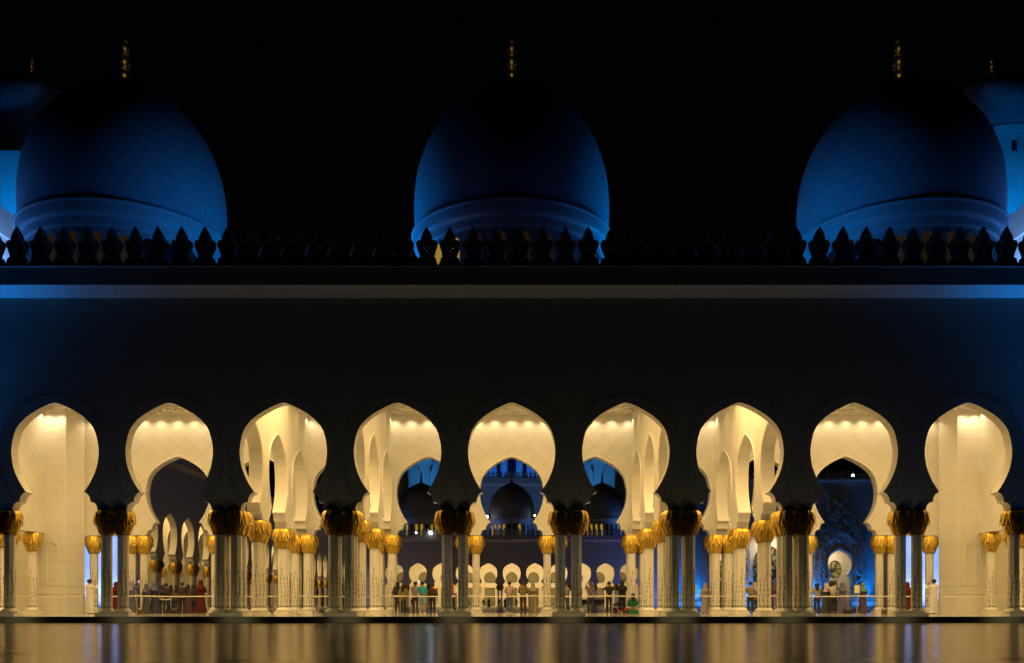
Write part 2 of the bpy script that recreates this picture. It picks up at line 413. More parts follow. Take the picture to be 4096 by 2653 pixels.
# ------------------------------------------------------------------ column: octagonal shaft with flower inlay, base ring, palm capital
def shaft_mesh(flowers=True):
    mb = MB(); r = 0.205 / math.cos(PI / 8)
    pts = [(r * math.cos(PI / 8 + k * PI / 4), r * math.sin(PI / 8 + k * PI / 4)) for k in range(8)]
    mb.prism_z(pts, 0.30, 3.42, 0)
    if flowers:
        rnd = random.Random(3)
        for k in range(8):
            a = k * PI / 4; ux, uy = -math.sin(a), math.cos(a); nx, ny = math.cos(a), math.sin(a)
            def P(u, z, o=0.2085): return (nx * o + ux * u, ny * o + uy * u, z)
            top = rnd.uniform(1.75, 2.75); z = 0.36
            # tuft
            for j in range(5):
                an = (j - 2) * 0.33; l = rnd.uniform(.09, .16)
                mb.poly([P(-0.014 + (j - 2) * .01, z), P(0.014 + (j - 2) * .01, z), P(math.sin(an) * l + (j - 2) * .01, z + math.cos(an) * l)], 4)
            # stem
            ph = rnd.uniform(0, 6); pr = None
            while z < top:
                u = 0.028 * math.sin(z * 4.5 + ph)
                if pr: mb.quad(P(pr[0] - .0035, pr[1]), P(pr[0] + .0035, pr[1]), P(u + .0035, z), P(u - .0035, z), 4)
                pr = (u, z); z += 0.05
            z = 0.62 + rnd.uniform(0, .12); q = rnd.randint(0, 2)
            while z < top + .04:
                u = 0.028 * math.sin(z * 4.5 + ph); mi = 1 + (q % 3); rr = 0.034 * (1.1 - 0.35 * (z - .6) / 2.2)
                if q % 2 == 0:
                    mb.poly([P(u + rr * (1 if t % 2 else .55) * math.cos(t * PI / 5), z + rr * (1 if t % 2 else .55) * math.sin(t * PI / 5), .210) for t in range(10)], mi)
                else:   # tulip
                    mb.poly([P(u, z - rr * 1.3, .210), P(u + rr * .8, z - rr * .2, .210), P(u + rr * .9, z + rr * 1.4, .210), P(u + rr * .3, z + rr * .6, .210), P(u, z + rr * 1.7, .210), P(u - rr * .3, z + rr * .6, .210), P(u - rr * .9, z + rr * 1.4, .210), P(u - rr * .8, z - rr * .2, .210)], mi)
                for sx in (-1, 1):
                    zz = z - 0.12
                    mb.poly([P(u, zz), P(u + sx * .026, zz + .035), P(u + sx * .036, zz + .085), P(u + sx * .008, zz + .04)], 4)
                z += rnd.uniform(0.19, 0.27); q += 1
    me = mb.mesh("column_shaft", [m_plain, m_red, m_violet, m_ochre, m_green]); return me
def base_mesh():
    mb = MB()
    mb.lathe([(0.0, 0.152), (0.29, 0.152), (0.325, 0.175), (0.335, 0.215), (0.315, 0.255), (0.27, 0.275), (0.262, 0.30), (0.235, 0.325), (0.205, 0.33), (0, 0.33)], 24)
    return mb.mesh("column_base", [m_plain], 50)
def capital_mesh(rich=True):
    mb = MB()
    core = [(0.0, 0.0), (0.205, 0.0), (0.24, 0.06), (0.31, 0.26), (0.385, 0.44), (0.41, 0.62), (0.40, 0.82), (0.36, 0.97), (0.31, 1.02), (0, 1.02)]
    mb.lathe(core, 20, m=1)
    def rad(z):
        for (r0, z0), (r1, z1) in zip(core[1:], core[2:]):
            if z0 <= z <= z1: return r0 + (r1 - r0) * (z - z0) / max(1e-6, z1 - z0)
        return 0.3
    def pt(a, r, z, s=0.0): return (r * math.cos(a) - s * math.sin(a), r * math.sin(a) + s * math.cos(a), z)
    rows = 8
    n = 14
    for j in range(rows):                      # woven scales, tips flaring outward
        z = 0.03 + j * 0.068
        for k in range(n):
            a = 2 * PI * (k + 0.5 * (j % 2)) / n; r = rad(z); r2 = rad(min(z + .11, .9)); wd = PI * r / n * 1.05
            tip = pt(a, r + 0.075, z - 0.03)
            i = len(mb.v)
            mb.v += [tip, pt(a, r + .035, z + .03, wd), pt(a, r2 + .004, z + .12, 0), pt(a, r + .035, z + .03, -wd), pt(a, r + .07, z + .035, 0)]
            for t in ((0, 1, 4), (1, 2, 4), (2, 3, 4), (3, 0, 4)):
                mb.f.append(tuple(i + q for q in t)); mb.m.append(0)
    for layer, (n, tipz, dr, ph) in enumerate(((11, 0.36, 0.0, 0.0), (11, 0.46, 0.022, 0.5))):   # long drooping leaves
        for k in range(n):
            a = 2 * PI * (k + ph) / n
            cl = [(0.26, 1.035, .05), (0.37 + dr, 1.01, .09), (0.43 + dr, 0.93, .115), (0.462 + dr, 0.82, .125), (0.475 + dr, 0.71, .11), (0.49 + dr, 0.6 + .05 * layer, .07), (0.545 + dr, tipz, .004)]
            i = len(mb.v)
            for r, z, wd in cl:
                for sft, bulge in ((-wd, -0.035), (-wd * .5, -.004), (0, .012), (wd * .5, -.004), (wd, -0.035)):
                    mb.v.append(pt(a, r + bulge * (wd / .13), z, sft))
            for q in range(len(cl) - 1):
                for t in range(4):
                    mb.f.append((i + q * 5 + t, i + q * 5 + t + 1, i + (q + 1) * 5 + t + 1, i + (q + 1) * 5 + t)); mb.m.append(0)
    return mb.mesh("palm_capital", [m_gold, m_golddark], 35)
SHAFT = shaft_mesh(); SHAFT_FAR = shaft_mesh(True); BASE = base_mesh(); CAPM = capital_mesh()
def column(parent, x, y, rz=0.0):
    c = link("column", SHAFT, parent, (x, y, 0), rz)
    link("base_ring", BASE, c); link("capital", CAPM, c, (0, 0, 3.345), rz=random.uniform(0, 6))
    return c
def plinth(parent, x, y, hx, hy):
    mb = MB(); e = 0.012
    mb.box(-hx, hx, -hy, hy, 0, 0.145); mb.box(-hx + e, hx - e, -hy + e, hy - e, 0.145, 0.157)
    return mb.build("plinth", m_plain, parent, (x, y, 0))
HS = 0.34
def pier(parent, x, y, kind):
    if kind == 'x':
        plinth(parent, x, y, .69, .35); column(parent, x - HS, y); column(parent, x + HS, y)
    elif kind == 'y':
        plinth(parent, x, y, .35, .69); column(parent, x, y - HS); column(parent, x, y + HS)
    elif kind == '1':
        plinth(parent, x, y, .35, .35); column(parent, x, y)
    else:
        y2 = y + 0.34 * (1 if kind == '4f' else -1)
        plinth(parent, x, y2, .69, .69)
        for sx in (-1, 1):
            for sy in (-1, 1): column(parent, x + sx * HS, y2 + sy * HS)
# ------------------------------------------------------------------ crenellation
def cren_mesh():
    k = 0.00266
    half = [(0, 170), (38, 235), (72, 300), (88, 355), (82, 378), (112, 382), (142, 396), (160, 430), (156, 472), (128, 548), (102, 615), (105, 648), (140, 662), (146, 700), (182, 778)]
    half = [(x * k, (780 - y) * k + .02) for x, y in half]
    out = [(x, z) for x, z in half] + [(-x, z) for x, z in reversed(half[1:])]
    def dm(x, y, a, b): return [((x + dx) * k, (780 - y - dy) * k + .02) for dx, dy in ((0, b), (a, 0), (0, -b), (-a, 0))]
    holes = [dm(0, 365, 9, 20), dm(0, 425, 7, 12), dm(0, 472, 20, 22), dm(43, 500, 18, 28), dm(-43, 500, 18, 28), dm(0, 542, 20, 28), dm(0, 598, 13, 22)]
    mb = MB(); mb.slab(out, holes, -0.11, 0.11)
    # raised border bead
    mb.tube([(x * .86, -0.12, z * .94 + .03) for x, z in half[1:12]], .02, 5); mb.tube([(-x * .86, -0.12, z * .94 + .03) for x, z in half[1:12]], .02, 5)
    me = mb.mesh("crenellation", [m_cren], 30); return me
CREN = cren_mesh()
# ------------------------------------------------------------------ dome
DOME_P = [(4.86, 3.98), (4.90, 4.10), (4.86, 4.22), (4.69, 4.2), (4.68, 4.42), (4.71, 5.2), (4.70, 6.1), (4.59, 7.0), (4.38, 7.8), (4.06, 8.6), (3.60, 9.38), (2.93, 10.18), (2.08, 10.88), (1.2, 11.38)]
def dome(parent, x, y, z=14.0, lit=None, s=1.0, low=False, fsc=1.0):
    mb = MB()
    P = spline([(r * s, zz * s) for r, zz in DOME_P[3:]], 3)
    n = 64
    # uv mapped revolve
    vs = []; fs = []; uvs = []
    L = [0]
    for i in range(1, len(P)): L.append(L[-1] + math.dist(P[i], P[i - 1]))
    for r, zz in P:
        for k in range(n + 1):
            a = 2 * PI * k / n; vs.append((r * math.cos(a), r * math.sin(a), zz))
    for i in range(len(P) - 1):
        for k in range(n):
            q = (i * (n + 1) + k, i * (n + 1) + k + 1, (i + 1) * (n + 1) + k + 1, (i + 1) * (n + 1) + k); fs.append(q)
            for t in q: uvs.append((2 * PI * (t % (n + 1)) / n * 4.76 * s / (0.68 * s) * 0.68, L[t // (n + 1)]))
    me = bpy.data.meshes.new("dome"); me.from_pydata(vs, [], fs); me.materials.append(m_dome)
    ul = me.uv_layers.new(name="UVMap")
    for i, u in enumerate(uvs): ul.data[i].uv = u
    me.polygons.foreach_set('use_smooth', [True] * len(fs)); me.update()
    d = link("dome", me, parent, (x, y, z))
    mb = MB()
    mb.lathe([(a * s, b_ * s) for a, b_ in [(4.40, 0.0), (4.40, 3.10), (4.45, 3.14), (4.50, 3.2), (4.55, 3.5), (4.62, 3.53), (4.70, 3.6), (4.74, 3.66), (4.79, 4.06), (4.85, 4.09), (4.86, 4.16), (4.80, 4.21), (4.68, 4.24)]], 64)
    mb.build("drum", m_dome if False else m_block, d, smooth=28)
    # arched drum windows
    for k in range(26 if fsc == 1.0 else 12):
        NW = 26 if fsc == 1.0 else 12
        a = 2 * PI * k / NW
        wm = MB(); hw = .27 * s
        pts = [(-hw, .35 * s), (hw, .35 * s)] + [(hw * math.cos(t * PI / 8), 2.55 * s + hw * 1.1 * math.sin(t * PI / 8)) for t in range(9)]
        out = [(p[0] * 1.35, p[1] + (.09 if p[1] > 2 else -.05)) for p in pts]
        i = 0
        wm.slab(out, [pts], 0, 0.12 * s, (0, 0)); wm.poly([(px_, 0.07 * s, pz) for px_, pz in pts], 1)
        tm = m_yeldim
        if lit: tm = lit(k)
        o = wm.build("window", [m_plain, tm], d, fix=False)
        o.rotation_euler = (0, 0, a + PI / 2); rr = 4.42 * s + .05
        o.location = (rr * math.cos(a), rr * math.sin(a), 0)
        if low and math.sin(a) > 0.3: bpy.data.objects.remove(o)
    fb = MB()
    fin = [(0.27, 12.75), (0.33, 12.9), (0.36, 13.05), (0.30, 13.25), (0.16, 13.42), (0.24, 13.5), (0.25, 13.56), (0.15, 13.64), (0.28, 13.82), (0.33, 14.05), (0.27, 14.3), (0.13, 14.48), (0.20, 14.55), (0.20, 14.6), (0.11, 14.68), (0.22, 14.85), (0.26, 15.05), (0.2, 15.25), (0.09, 15.42), (0.14, 15.5), (0.07, 15.6), (0.03, 15.9), (0.0, 16.3)]
    fb.lathe([(a * s, b_ * s) for a, b_ in ((1.44, 11.22), (1.42, 11.33), (1.0, 11.5), (0.6, 11.64), (0.34, 11.8))] + [(a * s * fsc * .84, (11.5 + (b_ - 12.05) * .67 * fsc + (1 - fsc) * .25) * s) for a, b_ in fin], 24); fb.build("finial", m_brass, d, smooth=50)
    return d
# ------------------------------------------------------------------ palm relief around one arch
def palm_relief():
    mb = MB(); P = spline([(1.72, 4.75), (2.0, 5.3), (2.16, 5.8), (2.22, 6.57), (2.1, 7.47), (1.58, 8.38), (.97, 8.83), (.16, 9.10)], 12)
    for sx in (-1, 1):
        mb.tube([(sx * x, 0.004, z) for x, z in P], 0.014, 5)
        for i in range(3, len(P) - 1, 2):
            d = Vector((P[i + 1][0] - P[i][0], P[i + 1][1] - P[i][1])).normalized(); f = i / len(P)
            ln = 0.36 * min(1, 0.35 + f * 1.6) * min(1, (1 - f) * 4 + .3)
            for side in (-1, 1):
                nrm = Vector((-d.y, d.x)) * side; dirv = (d * 0.8 + nrm * 0.62).normalized(); l = ln * (0.82 if side > 0 else 1.0)
                a = Vector(P[i]); t = a + dirv * l; c = a + dirv * l * .45; wv = Vector((-dirv.y, dirv.x)) * 0.026
                q = [a, c + wv, t, c - wv]
                pts = [(sx * p.x, -0.003, p.y) for p in q]; top = (sx * c.x, -0.014, c.y); k = len(mb.v); mb.v += pts + [top]
                for u in range(4): mb.f.append((k + u, k + (u + 1) % 4, k + 4)); mb.m.append(0)
    return mb.mesh("palm_relief", [m_plain])
PALM = palm_relief()
# ------------------------------------------------------------------ FRONT ARCADE BUILDING
front = thing("arcade_building", "near white marble arcade facing the pool with nine lit keyhole arches and three domes", "building")
NA = [i * S for i in range(-5, 6)]
T = 0.56
mb = MB(); mb.slab(arcade_outline(-6.3 * S, 6.3 * S, 13.08, NA, 0, 0, .75 * S, .75 * S), [], 0, T, (0, 1))
mb.build("front_wall", [m_wall, m_intra], front, smooth=30)
mb = MB(); mb.extrude_x([(-.002, 13.08), (-.56, 13.43), (-.56, 14.17), (T, 14.17), (T, 13.08)], -6.3 * S, 6.3 * S, [0, 1, 1, 1, 1])
mb.box(-6.3 * S, 6.3 * S, -.585, -.50, 14.17, 14.20, 1)
mb.build("cornice", [m_soffit, m_fascia], front)
for c in NA:
    link("arch_rim", RIMF, front, (c, 0, 0)); link("palm_relief", PALM, front, (c, -0.002, 0))
tips = [40, 95, 150, 205, 260, 315, 368, 423, 477, 530, 585, 637, 692, 745, 798, 850, 899, 938, 992, 1046] + [1100 + 53.55 * i for i in range(5)] + [1367 + 53.8 * i for i in range(9)] + [1850 + 54.4 * i for i in range(12)]
tips = [-69, -14] + tips
for t in tips:
    X = at(t * 4096 / 2380, -0.45)
    if abs(X) < 6.2 * S: link("crenellation", CREN, front, (X, -0.42, 14.19))
# rear wall
Y3 = 3 * S
mb = MB()
xl = 4.46 * S
mb.slab(arcade_outline(-5.12 * S, 5.12 * S, 13.9, [i * S for i in range(-4, 5)]), [], 0, T, (0, 1))
mb.build("rear_wall", [m_wall, m_intra], front, (0, Y3, 0), smooth=30)
for i in range(-4, 5): link("arch_rim", RIM, front, (i * S, Y3, 0))
for sx in (-1, 1):
    mb = MB(); mb.box(min(sx * 4.62 * S, sx * 5.1 * S), max(sx * 4.62 * S, sx * 5.1 * S), -.03, -.003, CAP, CAP + .07)
    mb.build("lintel_moulding", m_rim, front, (0, Y3, 0))
# transverse arcades
for wx in (-2.5, -1.5, 1.5, 2.5):
    mb = MB(); mb.slab(arcade_outline(0.02 + T, 3 * S - .02, 11.9, [.5 * S + .3, 1.5 * S + .3, 2.5 * S + .3]), [], 0, T, (0, 1))
    o = mb.build("transverse_wall", [m_wall, m_intra], front, (wx * S + T / 2, 0, 0), R(90), smooth=30)
    for j in (.5, 1.5, 2.5): link("arch_rim", RIM, front, (wx * S + T / 2, j * S + .3, 0), R(90))
for sx in (-1, 1):
    mb = MB(); mb.slab([(0.02 + T, 11.9), (0.02 + T, CAP), (12.6, CAP), (12.6, 11.9)], [], 0, T, (0, 1))
    mb.box(0.6, 12.5, -.028, -.002, CAP, CAP + .07, 0); mb.box(0.6, 12.5, T + .002, T + .028, CAP, CAP + .07, 0)
    mb.build("side_lintel_wall", [m_wall, m_plain], front, (sx * 5.5 * S + T / 2, 0, 0), R(90))
    # corner pillar
    pl = [(27.6, 12.95), (25.62, 12.55), (24.32, 12.55), (23.92, 13.9), (24.6, 15.0), (25.7, 16.2), (27.6, 16.2)]
    pts = [(sx * x, y) for x, y in pl]
    if sx > 0: pts = pts[::-1]
    def grow(p, g): 
        c = (sx * 25.7, 14.6); return [(c[0] + (x - c[0]) * (1 + g), c[1] + (y - c[1]) * (1 + g)) for x, y in p]
    mb = MB(); mb.prism_z(pts, 1.05, 11.9); mb.prism_z(grow(pts, .018), 0, 1.05)
    mb.prism_z(grow(pts, .03), 1.05, 1.10); mb.prism_z(grow(pts, .012), 1.10, 1.52); mb.prism_z(grow(pts, .024), 1.52, 1.57)
    pil = mb.build("corner_pillar", m_block, front)
    # pillar mouldings: upper shapes a spotlight shadow of column edges, lower a blind niche
    def niche(xc, z0, z1, hw, y=12.5):
        nb = MB(); a = [(xc - hw, z0)] + [(xc - hw * math.cos(t * PI / 10), z1 + hw * 1.15 * math.sin(t * PI / 10)) for t in range(11)] + [(xc + hw, z0)]
        b2 = [(xc - hw * .82, z0)] + [(xc - hw * .82 * math.cos(t * PI / 10), z1 + hw * .95 * math.sin(t * PI / 10)) for t in range(11)] + [(xc + hw * .82, z0)]
        nb.slab(a + b2[::-1], [], y, y + .06); nb.build("niche_shadow_moulding", m_plain, pil)
    niche(sx * 24.62, 6.3, 7.05, .26); niche(sx * 25.05, 1.6, 3.55, .34); niche(sx * 24.5, 1.6, 3.55, .3) if False else None
    # side wall beyond the lintel
    mb = MB(); mb.box(-.3, .3, -.2, 16.4, 0, 13.0); mb.build("outer_wall", m_block, front, (sx * 29.5, 0, 0))
    mb = MB(); mb.box(-1.9, .95, 0, .4, 0, 13.0); mb.build("rear_side_wall", m_block, front, (sx * 28.25 + (.95 if sx < 0 else 0), 14.3, 0))
    pier(front, sx * 5.5 * S, 9.25, 'y'); pier(front, sx * 5.5 * S, 11.85, '1'); pier(front, sx * 5.5 * S, 4.7, 'y')
    pier(front, sx * 23.6, Y3 + .28, '1')
# columns
for i in (-5.5, -4.5, -3.5, -.5, .5, 3.5, 4.5, 5.5): pier(front, i * S, .28, 'x')
for i in (-2.5, -1.5, 1.5, 2.5):
    pier(front, i * S, .28, '4f'); pier(front, i * S, Y3 + .28, '4b')
    pier(front, i * S, S + .3, 'y'); pier(front, i * S, 2 * S + .3, 'y')
for i in (-4.5, -3.5, -.5, .5, 3.5, 4.5): pier(front, i * S, Y3 + .28, 'x')
# ceiling + roof
mb = MB(); mb.box(-6.2 * S, 6.2 * S, T + .01, Y3 - .01, 11.17, 11.6)
mb.build("ceiling", m_plain, front)
mb = MB(); mb.box(-6.25 * S, 6.25 * S, T + .01, Y3 + T, 13.9, 14.05); mb.build("roof", m_plain, front)
# carved ceiling ornament
rnd = random.Random(11)
def ornament(parent, cx, w_):
    mb = MB()
    for y in (11.15, 11.3, 13.35, 13.45): mb.box(cx - w_, cx + w_, y, y + .06, 11.10, 11.168)
    n_ = int(w_ * 9)
    for k in range(n_):
        x = cx + rnd.uniform(-w_, w_); y = rnd.uniform(11.5, 13.2); r = rnd.uniform(.16, .42); a0 = rnd.uniform(0, 6); turns = rnd.choice((1.4, -1.6, 2.0))
        pts = [(x + r * (1 - t / 26) * math.cos(a0 + turns * t / 26 * PI * 1.5), y + r * (1 - t / 26) * math.sin(a0 + turns * t / 26 * PI * 1.5), 11.12) for t in range(20)]
        mb.tube(pts, [.07 * (1 - t / 30) for t in range(20)], 5)
    return mb.build("ceiling_carving", m_rim, parent, smooth=50, fix=False)
ornament(front, 0, 6.6)
for sx in (-1, 1): ornament(front, sx * 2 * S, 1.9); ornament(front, sx * 4 * S, 5.4)
# downlights (only those the camera can find, near the rear wall and sides)
mb0 = MB(); mb0.lathe([(0.0, -.012), (.055, -.012), (.062, -.03), (.085, -.03), (.085, 0)], 14); mb0.m = [0] * len(mb0.f)
dl = mb0.mesh("downlight", [m_steel], 40)
mbl = MB(); mbl.lathe([(0.0, -.014), (.052, -.014)], 14); dlens = mbl.mesh("lens", [m_down])
nlab = 0
DLS = [p for p in DOWN if p[1] > 13]
for x, y in DLS:
    d = link("downlight", dl, front, (x, y, 11.165)); link("lens", dlens, d)
# domes
def litc(k): return m_yel if k in (18,) else (m_yeldim if k % 3 else m_wdark)
for X in (-4 * S, 0, 4 * S):
    dome(front, X, YC, 14.02, (lambda k: m_yel if k in (16, 17) else m_yeldim) if X == 0 else (lambda k: m_yeldim if k in (18, 19, 20, 21) else m_wdark))
# ------------------------------------------------------------------ side blocks and corner towers behind the roof
for sx, side in ((-1, "left"), (1, "right")):
    tw = thing("corner_tower", f"tall square blue-lit tower with small dome behind the {side} near dome", "tower", (sx * 31.6, 26, 0))
    mb = MB(); mb.box(-6.1 - (1.3 if sx > 0 else 0), 6.1 + (1.3 if sx < 0 else 0), -6, -2.6, 0, 14.5); mb.box(-6.1, 6.1, -6, 6, 14.5, 28.9); mb.build("tower_block", m_block, tw)
    mb = MB(); mb.prism_z([(sx * 1.5 + 3.4 * math.cos(R(22.5 + 45 * k)), 3.4 * math.sin(R(22.5 + 45 * k))) for k in range(8)], 28.9, 29.5); mb.build("octagon_base", m_plain, tw)
    dome(tw, sx * 1.5, 0, 29.3, lambda k: m_wdark, 0.66, True, 0.8)
    rb = thing("roof_block", f"blue-white lit stair block with sloping balustrade line at the {side} edge of the roof", "building", (sx * 33, 12, 0))
    mb = MB(); mb.box(-5.2, 5.2, -8, 8, 13.5, 20.6); mb.build("block_wall", m_block, rb)
    mb = MB(); mb.box(-5.35, 5.35, -8.15, 8.15, 20.6, 22.1); mb.build("balustrade", m_cren, rb)
# ------------------------------------------------------------------ FAR ARCADE (across the courtyard)
far = thing("arcade_building", "distant dark arcade across the courtyard with small lit arches and three domes", "building", (0, FY, 0))
mb = MB(); mb.slab(arcade_outline(-6.3 * S, 6.3 * S, 13.08, NA, 0, 0, .75 * S, .75 * S), [], 0, T, (0, 1)); mb.build("front_wall", [m_wall, m_intra], far, smooth=30)
mb = MB(); mb.extrude_x([(-.002, 13.08), (-.56, 13.43), (-.56, 14.17), (T, 14.17), (T, 13.08)], -6.3 * S, 6.3 * S, [0, 1, 1, 1, 1]); mb.build("cornice", [m_soffit, m_fascia], far)
for i in range(60): link("crenellation", CREN, far, (-28.1 + i * .952, -0.42, 14.19))
for c in NA: link("arch_rim", RIM, far, (c, 0, 0))
for i in range(-5, 6):
    pier(far, (i + .5) * S, .28, 'x') if i < 5 else None
for i in range(-5, 5):
    pier(far, (i + .5) * S, Y3 - .4, '1')
mb = MB(); mb.box(-6.3 * S, 6.3 * S, 0, .5, 0, 13.9); mb.build("back_wall", m_wall, far, (0, Y3, 0))
mb = MB(); mb.box(-6.3 * S, 6.3 * S, T, Y3, 11.17, 11.5); mb.build("ceiling", m_plain, far)
mb = MB(); mb.box(-6.3 * S, 6.3 * S, T, Y3 + .5, 13.9, 14.05); mb.build("roof", m_plain, far)
for c in NA:
    link("arch_rim", RIM, far, (c, Y3 - .02, -.35))
    wm = MB()
    circ = [(c + 1.12 * math.cos(t * 2 * PI / 32), 6.15 + 1.22 * math.sin(t * 2 * PI / 32)) for t in range(32)]
    circ = [(x, max(z, 5.3)) for x, z in circ]
    fr = [(c + (x - c) * 1.09, 6.15 + (z - 6.15) * 1.09) for x, z in circ]
    wm.slab(fr, [], -.10, -.004, (0, 0)); wm.slab(circ, [], -.12, -.101, (1, 1))
    wm.build("round_window", [m_golddark, m_mosaic], far, (0, Y3, 0))
    wm = MB(); wm.box(c - 1.1, c + 1.1, -.08, -.004, 0.2, 4.1, 0); wm.box(c - .98, c + .98, -.10, -.081, 0.3, 3.98, 1)
    wm.build("tall_window", [m_golddark, m_mosaic], far, (0, Y3, 0))
for X, f in ((-4 * S, lambda k: m_yel if k % 3 else m_wdark), (0, lambda k: m_yel if k in (14, 15, 16, 17, 18, 21) else m_wdark), (4 * S, lambda k: m_yel if k in (14, 16, 17, 18, 19) else m_wdark)):
    dome(far, X, YC, 14.02, f, 1.0, True)
# ------------------------------------------------------------------ LEFT SIDE ARCADE
left = thing("side_arcade", "long dark arcade receding along the left side of the courtyard, warm arches inside", "building", (-31.1, 33.5, 0), R(90))
LC = [S * (i + .75) for i in range(24)]
mb = MB(); mb.slab(arcade_outline(0, 24.5 * S, 13.08, LC), [], 0, T, (0, 1)); mb.build("front_wall", [m_wall, m_intra], left, smooth=30)
mb = MB(); mb.extrude_x([(-.002, 13.08), (-.56, 13.43), (-.56, 14.17), (T, 14.17), (T, 13.08)], 0, 24.5 * S, [0, 1, 1, 1, 1]); mb.build("cornice", [m_soffit, m_fascia], left)
for c in LC: link("arch_rim", RIM, left, (c, 0, 0))
for i in range(25): pier(left, (i + .25) * S, .28, 'x')
mb = MB(); mb.slab(arcade_outline(0, 24.5 * S, 11.9, LC), [], 0, T, (0, 1)); mb.build("inner_wall", [m_wall, m_intra], left, (0, S + .1, 0), smooth=30)
for c in LC: link("arch_rim", RIM, left, (c, S + .1, 0))
for i in range(25): pier(left, (i + .25) * S, S + .38, '1')
mb = MB(); mb.box(0, 24.5 * S, 8.8, 9.1, 0, 13); mb.box(0, .3, .6, 8.8, 0, 13); mb.build("back_wall", m_wall, left)
mb = MB(); mb.box(0, 24.5 * S, T, 9.0, 11.17, 11.5); mb.build("ceiling", m_plain, left)
# ------------------------------------------------------------------ PRAYER HALL behind the far arcade
hall = thing("prayer_hall", "towering crenellated hall wall with blue windows rising behind the distant domes", "building", (0, 178, 0))
mb = MB(); mb.box(-44, 44, 0, 1, 0, 28.6); mb.build("hall_wall", m_wall, hall)
mb = MB(); mb.extrude_x([(-.003, 28.0), (-.9, 28.6), (-.9, 29.9), (1, 29.9), (1, 28.62), (-.003, 28.62)], -44, 44, [0, 1, 1, 1, 1, 1]); mb.build("cornice", [m_soffit, m_fascia], hall)
for i in range(84): link("crenellation", CREN, hall, (-40 + i * .965, -.5, 29.9))
up = MB(); up.box(-30, 30, 12, 13, 29, 46); uw = up.build("upper_wall", m_block, hall)
for x, hw, z0, z1 in ((-3.2, .45, 31, 36.0), (3.2, .45, 31, 36), (-7.0, .45, 31, 36), (7.0, .45, 31, 36), (0, 1.9 / 2 * 1.1, 31, 35.5), (-11, .9, 31, 35.5), (11, .9, 31, 35.5)):
    wm = MB(); pts = [(x - hw, z0), (x + hw, z0)] + [(x + hw * math.cos(t * PI / 8), z1 + hw * math.sin(t * PI / 8)) for t in range(9)]
    wm.slab(pts, [], 11.9, 11.99); wm.build("window", m_wdark, uw)
for x in (-5, 5, -1.9, 1.9): 
    wm = MB(); wm.box(x - .35, x + .35, 11.6, 11.99, 29, 46); wm.build("pilaster", m_plain, uw)
for sx, side in ((-1, "left"), (1, "right")):
    t_ = thing("portal_tower", f"bright blue-lit portal tower with keyhole niche behind the {side} distant dome", "tower", (sx * 19.6, 173, 0))
    mb = MB(); a = [(x * .95, 32.2 + (z - 7.0) * .95) for x, z in [(-h, z) for h, z in RING] + [(h, z) for h, z in reversed(RING[:-1])]]
    a = [(a[0][0], 15.0)] + a + [(a[-1][0], 15.0)]
    mb.slab([(-3.8, 14), (3.8, 14), (3.8, 46), (-3.8, 46)], [a], 0, .6, (0, 1)); mb.box(-3.8, 3.8, .6, 5, 0, 46, 0)
    mb.box(-3.8, 3.8, 0.001, .6, 0, 14, 0)
    mb.build("tower_wall", [m_block, m_plain], t_)
    mb = MB(); mb.tube([(x * 1.05, -.08, 32.2 + (z - 32.2) * 1.03) for x, z in a], .17, 6); mb.build("niche_moulding", m_rim, t_, smooth=50)
# ------------------------------------------------------------------ RELIEF WALL (right)
rw = thing("relief_wall", "blue-lit wall on the right covered with carved flowering vines around keyhole doorways", "wall", (0, 103.2, 0))
X0, X1 = 23.0, 66.0
doors = [32.4, 49.9]
def dooro(c): return [(c - 1.62, 0)] + [(c - 1.62, CAP)] + arch(c)[6:-6] + [(c + 1.62, CAP), (c + 1.62, 0)]
outl = [(X0, 19.3), (X0, 0)]
for c in doors: outl += dooro(c)
outl += [(X1, 0), (X1, 19.3)]
mb = MB(); mb.slab(outl, [], 0, .9, (0, 1)); mb.build("wall_face", [m_block, m_intra], rw, smooth=30)
mb = MB(); mb.box(X0, X1, -.12, .9, 19.3, 19.65); mb.build("coping", m_plain, rw)
for i in range(66): link("crenellation", CREN, rw, (X0 + .4 + i * .65, .1, 19.65), 0, (.66, .8, .8))
for c in doors:
    link("arch_rim", RIM, rw, (c, -.02, 0), 0, (1.09, 1.6, 1.02))
    mb = MB(); mb.box(c - 6, c + 6, 5.0, 5.4, 0, 11); mb.box(c - 6, c - 5.7, .9, 5, 0, 11); mb.box(c + 5.7, c + 6, .9, 5, 0, 11); mb.box(c - 6, c + 6, .9, 5.4, 11, 11.3)
    mb.build("vestibule", m_block, rw)
    wm = MB()
    circ = [(c + (1.7 if c > 40 else 1.1) - .75 + 1.0 * math.cos(t * 2 * PI / 32), 6.1 + 1.35 * math.sin(t * 2 * PI / 32)) for t in range(32)]
    wm.slab(circ, [], 4.84, 4.9, (0, 0)); wm.box(c - .3, c + 1.3, 4.84, 4.9, .1, 4.3, 0)
    wm.build("mosaic_panel", m_mosaic_big, rw)
wm = MB(); c = 38.9
pan = [(c - 2.1, .4), (c + 2.1, .4)] + [(c + 2.25 * math.cos(t * PI / 20), 6.3 + 3.2 * math.sin(t * PI / 20)) for t in range(21)]
wm.slab(pan, [], -.10, -.003, (0, 0)); wm.build("mosaic_window", m_mosaic_big, rw)
light('AREA', (38.9, 101.0, 10.5), 260, (1, 0.8, .5), (38.9, 103, 4), 2)
